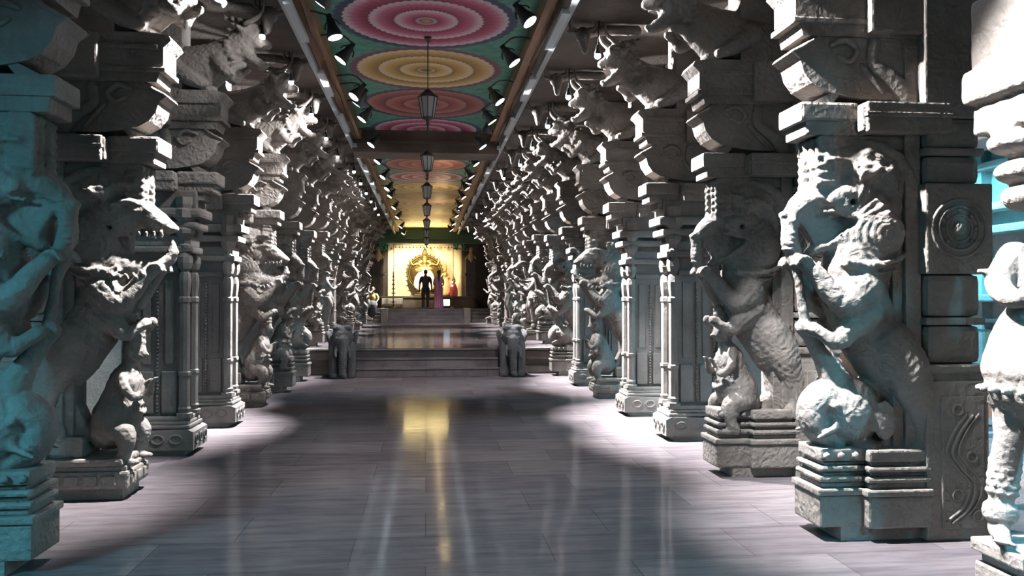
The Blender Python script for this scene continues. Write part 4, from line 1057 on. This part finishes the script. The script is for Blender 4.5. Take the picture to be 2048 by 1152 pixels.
root = thing('goddess_statue', 'smaller gilded goddess statue in salmon cloth to the right of the dancing statue', 'statue', (.93, 40.1, 1.69))
m = MB(); m.lathe((0, 0, 0), [(.22, 0), (.24, .05), (.15, .09), (.2, .14)], seg=20); link('pedestal', m.mesh('pedestal', GOLDDIM), root)
m = MB(); m.tube([(0, 0, .6, .14), (0, 0, .85, .09), (0, 0, 1.05, .12), (0, 0, 1.15, .05)], seg=14); m.ell((0, -.01, 1.25), (.075, .075, .095), n=3)
m.lathe((0, 0, 1.3), [(.08, 0), (.085, .05), (.055, .12), (.06, .16), (.03, .25), (.005, .32)], seg=14)
for s in (-1, 1):
    m.tube([(s * .11, 0, 1.08, .04), (s * .20, -.02, .92, .034), (s * .17, -.12, .80, .028)], seg=9); hand(m, (s * .17, -.13, .80), (0, -.5, .6), (0, -1, 0), .9)
link('goddess_figure', sculpt(m, 'goddess_figure', .010, GOLD, smooth=1), root)
m = MB(); m.tube([(0, -.01, .88, .12), (0, -.02, .6, .18), (0, -.02, .3, .22), (0, -.02, .16, .24)], seg=20, sy=.7)
for k in range(9): m.tube([(-.14 + .035 * k, -.13, .7, .012), (-.2 + .05 * k, -.17, .18, .016)], seg=6, sub=1)
link('salmon_wrap', m.mesh('salmon_wrap', SALMON), root)
root = thing('draped_idol', 'small maroon-draped idol right of the goddess, by two glowing bulbs', 'statue', (1.33, 39.8, 1.69))
m = MB(); m.tube([(0, 0, .05, .19), (0, 0, .35, .17), (0, 0, .52, .12), (0, 0, .62, .06)], seg=16); link('drape', m.mesh('drape', MAROON), root)
m = MB(); m.ell((0, -.02, .72), (.08, .08, .10), n=3); m.lathe((0, 0, .78), [(.08, 0), (.06, .08), (.02, .15)], seg=12); link('idol_head', m.mesh('idol_head', BRASS), root)
for j, z in enumerate((2.18, 2.35)):
    r = thing('glowing_bulb', '%s of the two pink-white bulbs before the draped idol' % ('lower', 'upper')[j], 'bulb', (1.22, 38.9, z))
    link('bulb_glass', MB().ell((0, 0, 0), .045, n=2).mesh('bulb_glass', SMALLBULB), r); link('bulb_cap', MB().lathe((0, 0, 0), [(.02, .03), (.02, .08)], seg=8).mesh('bulb_cap', BRASS), r)
r = thing('bulb_stand', 'slim brass stand carrying the two pink-white bulbs', 'stand', (1.22, 38.98, Z2))
link('stand_pole', MB().tube([(0, 0, .03, .012), (0, 0, 1.3, .012)], seg=6, sub=1).mesh('stand_pole', BRASS), r); link('stand_foot', MB().lathe((0, 0, 0), [(.14, 0), (.13, .03), (.03, .06)], seg=14).mesh('stand_foot', BRASS), r)

# table with white cloth, display box, lamp stand, garlands
r = thing('offering_table', 'low table with a bright white cloth at the left of the shrine platform', 'table', (-1.55, 38.7, Z2))
m = MB(); m.box(-.48, .48, -.3, .3, .18, .46, .03)
for k in range(14): m.tube([(-.46 + .07 * k, -.30, .42, .01), (-.46 + .07 * k, -.32, .18, .016)], seg=6, sub=1)
link('white_cloth', m.mesh('white_cloth', WHITECLOTH), r)
for a in (-.4, .4):
    for b_ in (-.24, .24): link('leg', MB().box(a - .025, a + .025, b_ - .025, b_ + .025, 0, .2).mesh('leg', WOOD), r)
r = thing('display_box', 'small glowing blue-white box standing behind the woman in pink', 'box', (.93, 38.4, Z2))
link('casing', MB().box(-.19, .19, -.15, .15, 0, .10, .01).box(-.19, .19, .0, .15, .1, .42, .01).mesh('casing', IRON), r)
link('lit_panel', MB().box(-.165, .165, -.06, .0, .11, .40, .008).mesh('lit_panel', BOXW), r)
r = thing('tiered_oil_lamp', 'tall dark tiered brass oil lamp standing before the cream wall', 'lamp', (-1.48, 38.0, Z2))
m = MB(); prof = [(.22, 0), (.20, .04), (.08, .08), (.03, .12)]
for k in range(6): z = .25 + .2 * k; prof += [(.02, z), (.04, z + .01), (.13 - .012 * k, z + .035), (.13 - .012 * k, z + .05), (.03, z + .06)]
prof += [(.02, 1.4), (.05, 1.44), (.0301, 1.5), (.004, 1.58)]
link('stem_and_trays', MB().lathe((0, 0, 0), prof, seg=18).mesh('stem_and_trays', GOLDDIM), r)
link('peacock_finial', MB().tube([(0, 0, 1.50, .02), (0, -.03, 1.60, .03), (0, .04, 1.68, .02)], seg=8).mesh('peacock_finial', GOLDDIM), r)
for X, nm in ((-1.52, 'left'), (1.29, 'right')):
    m = MB()
    for k in range(38): m.ell((0, 0, -.068 * k), (.022, .022, .032), n=1)
    m.tube([(0, 0, 0, .006), (0, 0, -2.55, .006)], seg=5, sub=1)
    thing('hanging_bell_chain', 'dark beaded chain hanging at the %s side of the shrine' % nm, 'chain', (X, 39.3, 4.16), me=m.mesh('chain', IRON))
m = MB(); m.tube([(-1.5, 0, 0, .008), (0, 0, -.03, .008), (1.3, 0, 0, .008)], seg=5)
for k in range(17):
    x = -1.42 + .165 * k; m.tube([(x, 0, 0, .006), (x, 0, -.09, .006)], seg=5, sub=1); m.lathe((x, 0, -.16), [(.035, 0), (.03, .03), (.012, .06), (.004, .08)], seg=8)
thing('bell_fringe', 'string of small dark bells across the top of the shrine opening', 'bells', (0, 39.2, 4.12), me=m.mesh('fringe', IRON))
for s, X in ((-1, -1.85), (1, 1.62)):
    m = MB()
    for k in range(46):
        m.ell((random.uniform(-.32, .32), random.uniform(-.08, .08), random.uniform(-.28, .12)), (random.uniform(.03, .06), .02, random.uniform(.03, .07)), rot=(random.random(), random.random(), random.random()), n=1)
    thing('leaf_garland', 'bunch of green leaves at the top %s corner of the shrine' % ('left' if s < 0 else 'right'), 'garland', (X, 38.9, 4.10), me=m.mesh('leaves', GREENP))
# gilded bracket figures and dark doors beside the shrine
def gilt():
    m = MB(); m.tube([(0, 0, 0, .10), (0, -.05, .25, .15), (0, -.12, .5, .14), (0, -.2, .72, .08)], seg=12); m.ell((0, -.24, .85), (.11, .11, .13), n=2)
    for s in (-1, 1): m.tube([(s * .12, -.1, .55, .05), (s * .25, -.15, .4, .04), (s * .2, -.28, .5, .03)], seg=8)
    return sculpt(m, 'gilt', .014, simple('gilded_plaster', (.55, .40, .22), .6), smooth=1)
GILT = gilt()
for s, X in ((-1, -2.12), (1, 2.02)):
    nm = 'left' if s < 0 else 'right'
    r = thing('shrine_door_pier', 'dark pier with a gilded figure on its bracket, %s of the shrine' % nm, 'pier', (X + s * .12, 39.7, Z2))
    link('shaft', MB().box(-.25, .25, -.2, .2, 0, 2.3, .03).box(-.3, .3, -.25, .25, 0, .25, .03).box(-.32, .32, -.28, .28, 1.55, 1.65, .03).mesh('shaft', DARKSTONE), r)
    link('gilded_figure', GILT, r, (0, 0, 1.95))
    link('capital', MB().box(-.35, .35, -.3, .3, 2.75, 3.1, .05).mesh('capital', DARKSTONE), r)

# ------------------------------------------------------------------ people (all seen from behind, far off)
def person(label, loc, rz, kind):
    root = thing('person', label, 'person', loc, rz)
    m = MB()
    # body faces +y (towards the shrine)
    if kind == 'sit':
        m.tube([(0, .0, .44, .15), (0, .02, .60, .13), (0, .03, .78, .14), (0, .04, .92, .10), (0, .03, .99, .05), (0, .02, 1.04, .045)], seg=14, sy=.75)
        m.ell((0, 0, 1.14), (.078, .095, .115), n=3); m.cone((0, -.09, 1.14), (0, -.11, 1.12), .015, .012)
        for s in (-1, 1):
            m.ell((s * .078, .01, 1.13), (.012, .02, .028), n=1); m.ell((s * .03, -.085, 1.155), (.013, .01, .009), n=1)
            m.tube([(s * .09, .0, .45, .09), (s * .15, -.24, .50, .075), (s * .16, -.42, .47, .06), (s * .13, -.44, .25, .05), (s * .12, -.45, .06, .038), (s * .12, -.54, .03, .03)], seg=10)
            m.tube([(s * .17, .03, .93, .045), (s * .23, -.06, .74, .038), (s * .17, -.22, .60, .03)], seg=9); hand(m, (s * .16, -.23, .595), (-s * .2, -1, -.1), (0, 0, -1), .85)
    else:
        m.tube([(0, 0, .86, .14), (0, 0, 1.0, .13), (0, 0, 1.18, .145), (0, 0, 1.34, .15), (0, 0, 1.42, .075), (0, .01, 1.50, .048)], seg=14, sy=.65)
        m.ell((0, .02, 1.60), (.076, .095, .115), n=3); m.cone((0, .11, 1.60), (0, .13, 1.58), .015, .012); m.ell((0, .105, 1.555), (.02, .01, .006), n=1)
        for s in (-1, 1):
            m.ell((s * .078, .02, 1.59), (.012, .02, .028), n=1); m.ell((s * .03, .105, 1.62), (.013, .01, .009), n=1)
            fx = s * (.10 if kind == 'man' else .07)
            m.tube([(s * .08, 0, .90, .09), (fx, .01, .62, .078), (fx, .0, .46, .056), (fx, -.015, .30, .055), (fx, -.01, .08, .036)], seg=10)
            m.tube([(fx, -.04, .035, .034), (fx, .08, .03, .034), (fx, .17, .02, .022)], seg=8)
            if kind == 'man': arm = [(s * .19, 0, 1.37, .052), (s * .25, -.01, 1.12, .042), (s * .27, .03, .92, .034), (s * .27, .06, .82, .026)]
            else: arm = [(s * .16, 0, 1.34, .045), (s * .21, .0, 1.12, .038), (s * .17, .16, 1.02, .03), (s * .08, .24, 1.10, .024)]
            m.tube(arm, seg=9); e = arm[-1]
            hand(m, e[:3], (0, .15, -1) if kind == 'man' else (-s * .3, .3, 1), (-s, 0, 0), .85, .35)
    bd = sculpt(m, 'person_body', .009, SKIN, smooth=1); link('body', bd, root)
    h = MB()
    if kind == 'man':
        h.ell((0, -.005, 1.635), (.086, .10, .10), n=3); link('hair', h.mesh('hair', HAIR), root)
        c = MB(); c.tube([(0, 0, .90, .155), (0, 0, 1.0, .148), (0, 0, 1.18, .16), (0, 0, 1.34, .165), (0, 0, 1.41, .09)], seg=18, sy=.68)
        for s in (-1, 1): c.tube([(s * .13, 0, 1.37, .07), (s * .205, 0, 1.30, .064), (s * .24, -.01, 1.14, .055)], seg=12)
        link('shirt', sculpt(c, 'shirt', .011, SHIRT, smooth=1), root)
        c = MB(); c.tube([(0, 0, .98, .145), (0, 0, .90, .155), (0, 0, .84, .13)], seg=16, sy=.8)
        for s in (-1, 1): c.tube([(s * .085, 0, .88, .098), (s * .10, .01, .62, .09), (s * .10, 0, .46, .07), (s * .10, -.012, .28, .068), (s * .10, -.01, .06, .062)], seg=12)
        link('trousers', sculpt(c, 'trousers', .011, TROUS, smooth=1), root)
    elif kind == 'woman':
        h.ell((0, -.005, 1.63), (.09, .105, .105), n=3); h.tube([(0, -.09, 1.58, .05), (0, -.12, 1.45, .05), (0, -.12, 1.30, .035), (0, -.12, 1.12, .018)], seg=10); link('hair', h.mesh('hair', HAIR), root)
        c = MB(); c.tube([(0, .01, 1.06, .145), (0, .0, .86, .19), (0, 0, .55, .185), (0, .01, .25, .20), (0, .01, .05, .215)], seg=20, sy=.8)
        for k in range(12):
            a = 2 * PI * k / 12; c.tube([(.15 * math.cos(a), .12 * math.sin(a), .9, .02), (.20 * math.cos(a), .165 * math.sin(a), .05, .03)], seg=6, sub=1)
        link('saree', sculpt(c, 'saree', .013, PINK, smooth=1), root)
        c = MB(); c.tube([(0, 0, 1.08, .14), (0, 0, 1.22, .158), (0, 0, 1.36, .15), (0, 0, 1.42, .085)], seg=16, sy=.72)
        for s in (-1, 1): c.tube([(s * .11, 0, 1.36, .062), (s * .175, 0, 1.28, .058), (s * .20, 0, 1.16, .05)], seg=10)
        link('blouse', sculpt(c, 'blouse', .011, LILAC, smooth=1), root)
        c = MB(); c.tube([(-.10, .10, 1.10, .05), (-.12, .0, 1.40, .055), (-.07, -.12, 1.25, .06), (-.06, -.15, .95, .07), (-.07, -.16, .70, .07)], seg=10, sy=.4)
        link('saree_end', c.mesh('saree_end', PINK), root)
    else:
        h.ell((0, .025, 1.165), (.088, .09, .105), n=3); h.ell((0, .11, 1.13), (.05, .04, .05), n=2); link('hair', h.mesh('hair', HAIR), root)
        c = MB(); c.tube([(0, .0, .50, .155), (0, .02, .62, .145), (0, .03, .78, .158), (0, .04, .90, .13), (0, .03, .96, .075)], seg=16, sy=.78)
        for s in (-1, 1): c.tube([(s * .12, .03, .92, .06), (s * .20, .0, .84, .055), (s * .225, -.05, .75, .048)], seg=10)
        link('blouse', sculpt(c, 'blouse', .011, YELLOW, smooth=1), root)
        c = MB(); c.tube([(0, .03, .46, .19), (0, -.18, .47, .21), (0, -.38, .45, .205), (0, -.43, .28, .20), (0, -.45, .12, .19)], seg=18, sy=1)
        link('skirt', sculpt(c, 'skirt', .014, DARKSK, smooth=1), root)
    return root
person('person in black shirt and trousers, back turned, at the top of the far steps', (-.02, 36.75, Z2), 0, 'man')
person('person in a pink saree with a long black plait, standing facing the shrine', (.56, 36.75, Z2), 0, 'woman')
person('person in a yellow blouse and dark skirt sitting on the narrow side steps', (-2.28, 36.05, Z1 + .30 - .02), 0, 'sit')

# ------------------------------------------------------------------ light
def area(loc, tgt, w, h, e, col, nm):
    L = bpy.data.lights.new(nm, 'AREA'); L.shape = 'RECTANGLE'; L.size = w; L.size_y = h; L.energy = e; L.color = col
    o = bpy.data.objects.new(nm, L); C.objects.link(o); o.location = loc
    o.rotation_euler = (Vector(tgt) - Vector(loc)).to_track_quat('-Z', 'Y').to_euler(); return o
def spot(loc, tgt, e, col, ang, nm, r=.05):
    L = bpy.data.lights.new(nm, 'SPOT'); L.energy = e; L.color = col; L.spot_size = math.radians(ang); L.spot_blend = .5; L.shadow_soft_size = r
    o = bpy.data.objects.new(nm, L); C.objects.link(o); o.location = loc; o.rotation_euler = (Vector(tgt) - Vector(loc)).to_track_quat('-Z', 'Y').to_euler()
spot((1.0, 38.15, 3.95), (.2, 41, 2.3), 330, (1, .70, .36), 84, 'shrine_spot')
spot((-1.0, 38.15, 3.95), (-.6, 41, 2.2), 620, (1, .82, .55), 84, 'shrine_spot')
spot((-1.2, 37.7, 3.95), (-1.5, 38.8, 1.4), 260, (1, .85, .65), 46, 'shrine_spot')  # extra spot added to brighten the white table cloth
area((-.1, 39.2, 4.1), (0, 41, 2.2), 1.6, .1, 20, (1, .7, .35), 'shrine_strip_light')
area((0, 38.2, 4.3), (0, 30, 4.85), 2.0, .1, 60, (1, .75, .30), 'ceiling_wash')
for y in (20, 24, 28, 32, 36):  # warm points without fixtures under the far ceiling; the lanterns stay unlit
    L = bpy.data.lights.new('far_ceiling_glow', 'POINT'); L.energy = 7; L.color = (1, .72, .35); L.shadow_soft_size = .1
    o = bpy.data.objects.new('far_ceiling_glow', L); C.objects.link(o); o.location = (.45, y, 4.45)

w = bpy.data.worlds.new('hall_gloom'); scene.world = w; w.use_nodes = True
w.node_tree.nodes['Background'].inputs[0].default_value = (.55, .62, .75, 1); w.node_tree.nodes['Background'].inputs[1].default_value = .02

vs = scene.view_settings
vs.view_transform = 'Standard'; vs.look = 'None'; vs.gamma = 1; vs.use_curve_mapping = False; vs.exposure = .42
scene.cycles.use_denoising = True
scene.cycles.max_bounces = 3
scene.cycles.diffuse_bounces = 2
scene.cycles.glossy_bounces = 2
scene.cycles.use_adaptive_sampling = True
scene.cycles.adaptive_threshold = .15
scene.cycles.adaptive_min_samples = 16
scene.cycles.sample_clamp_indirect = 6
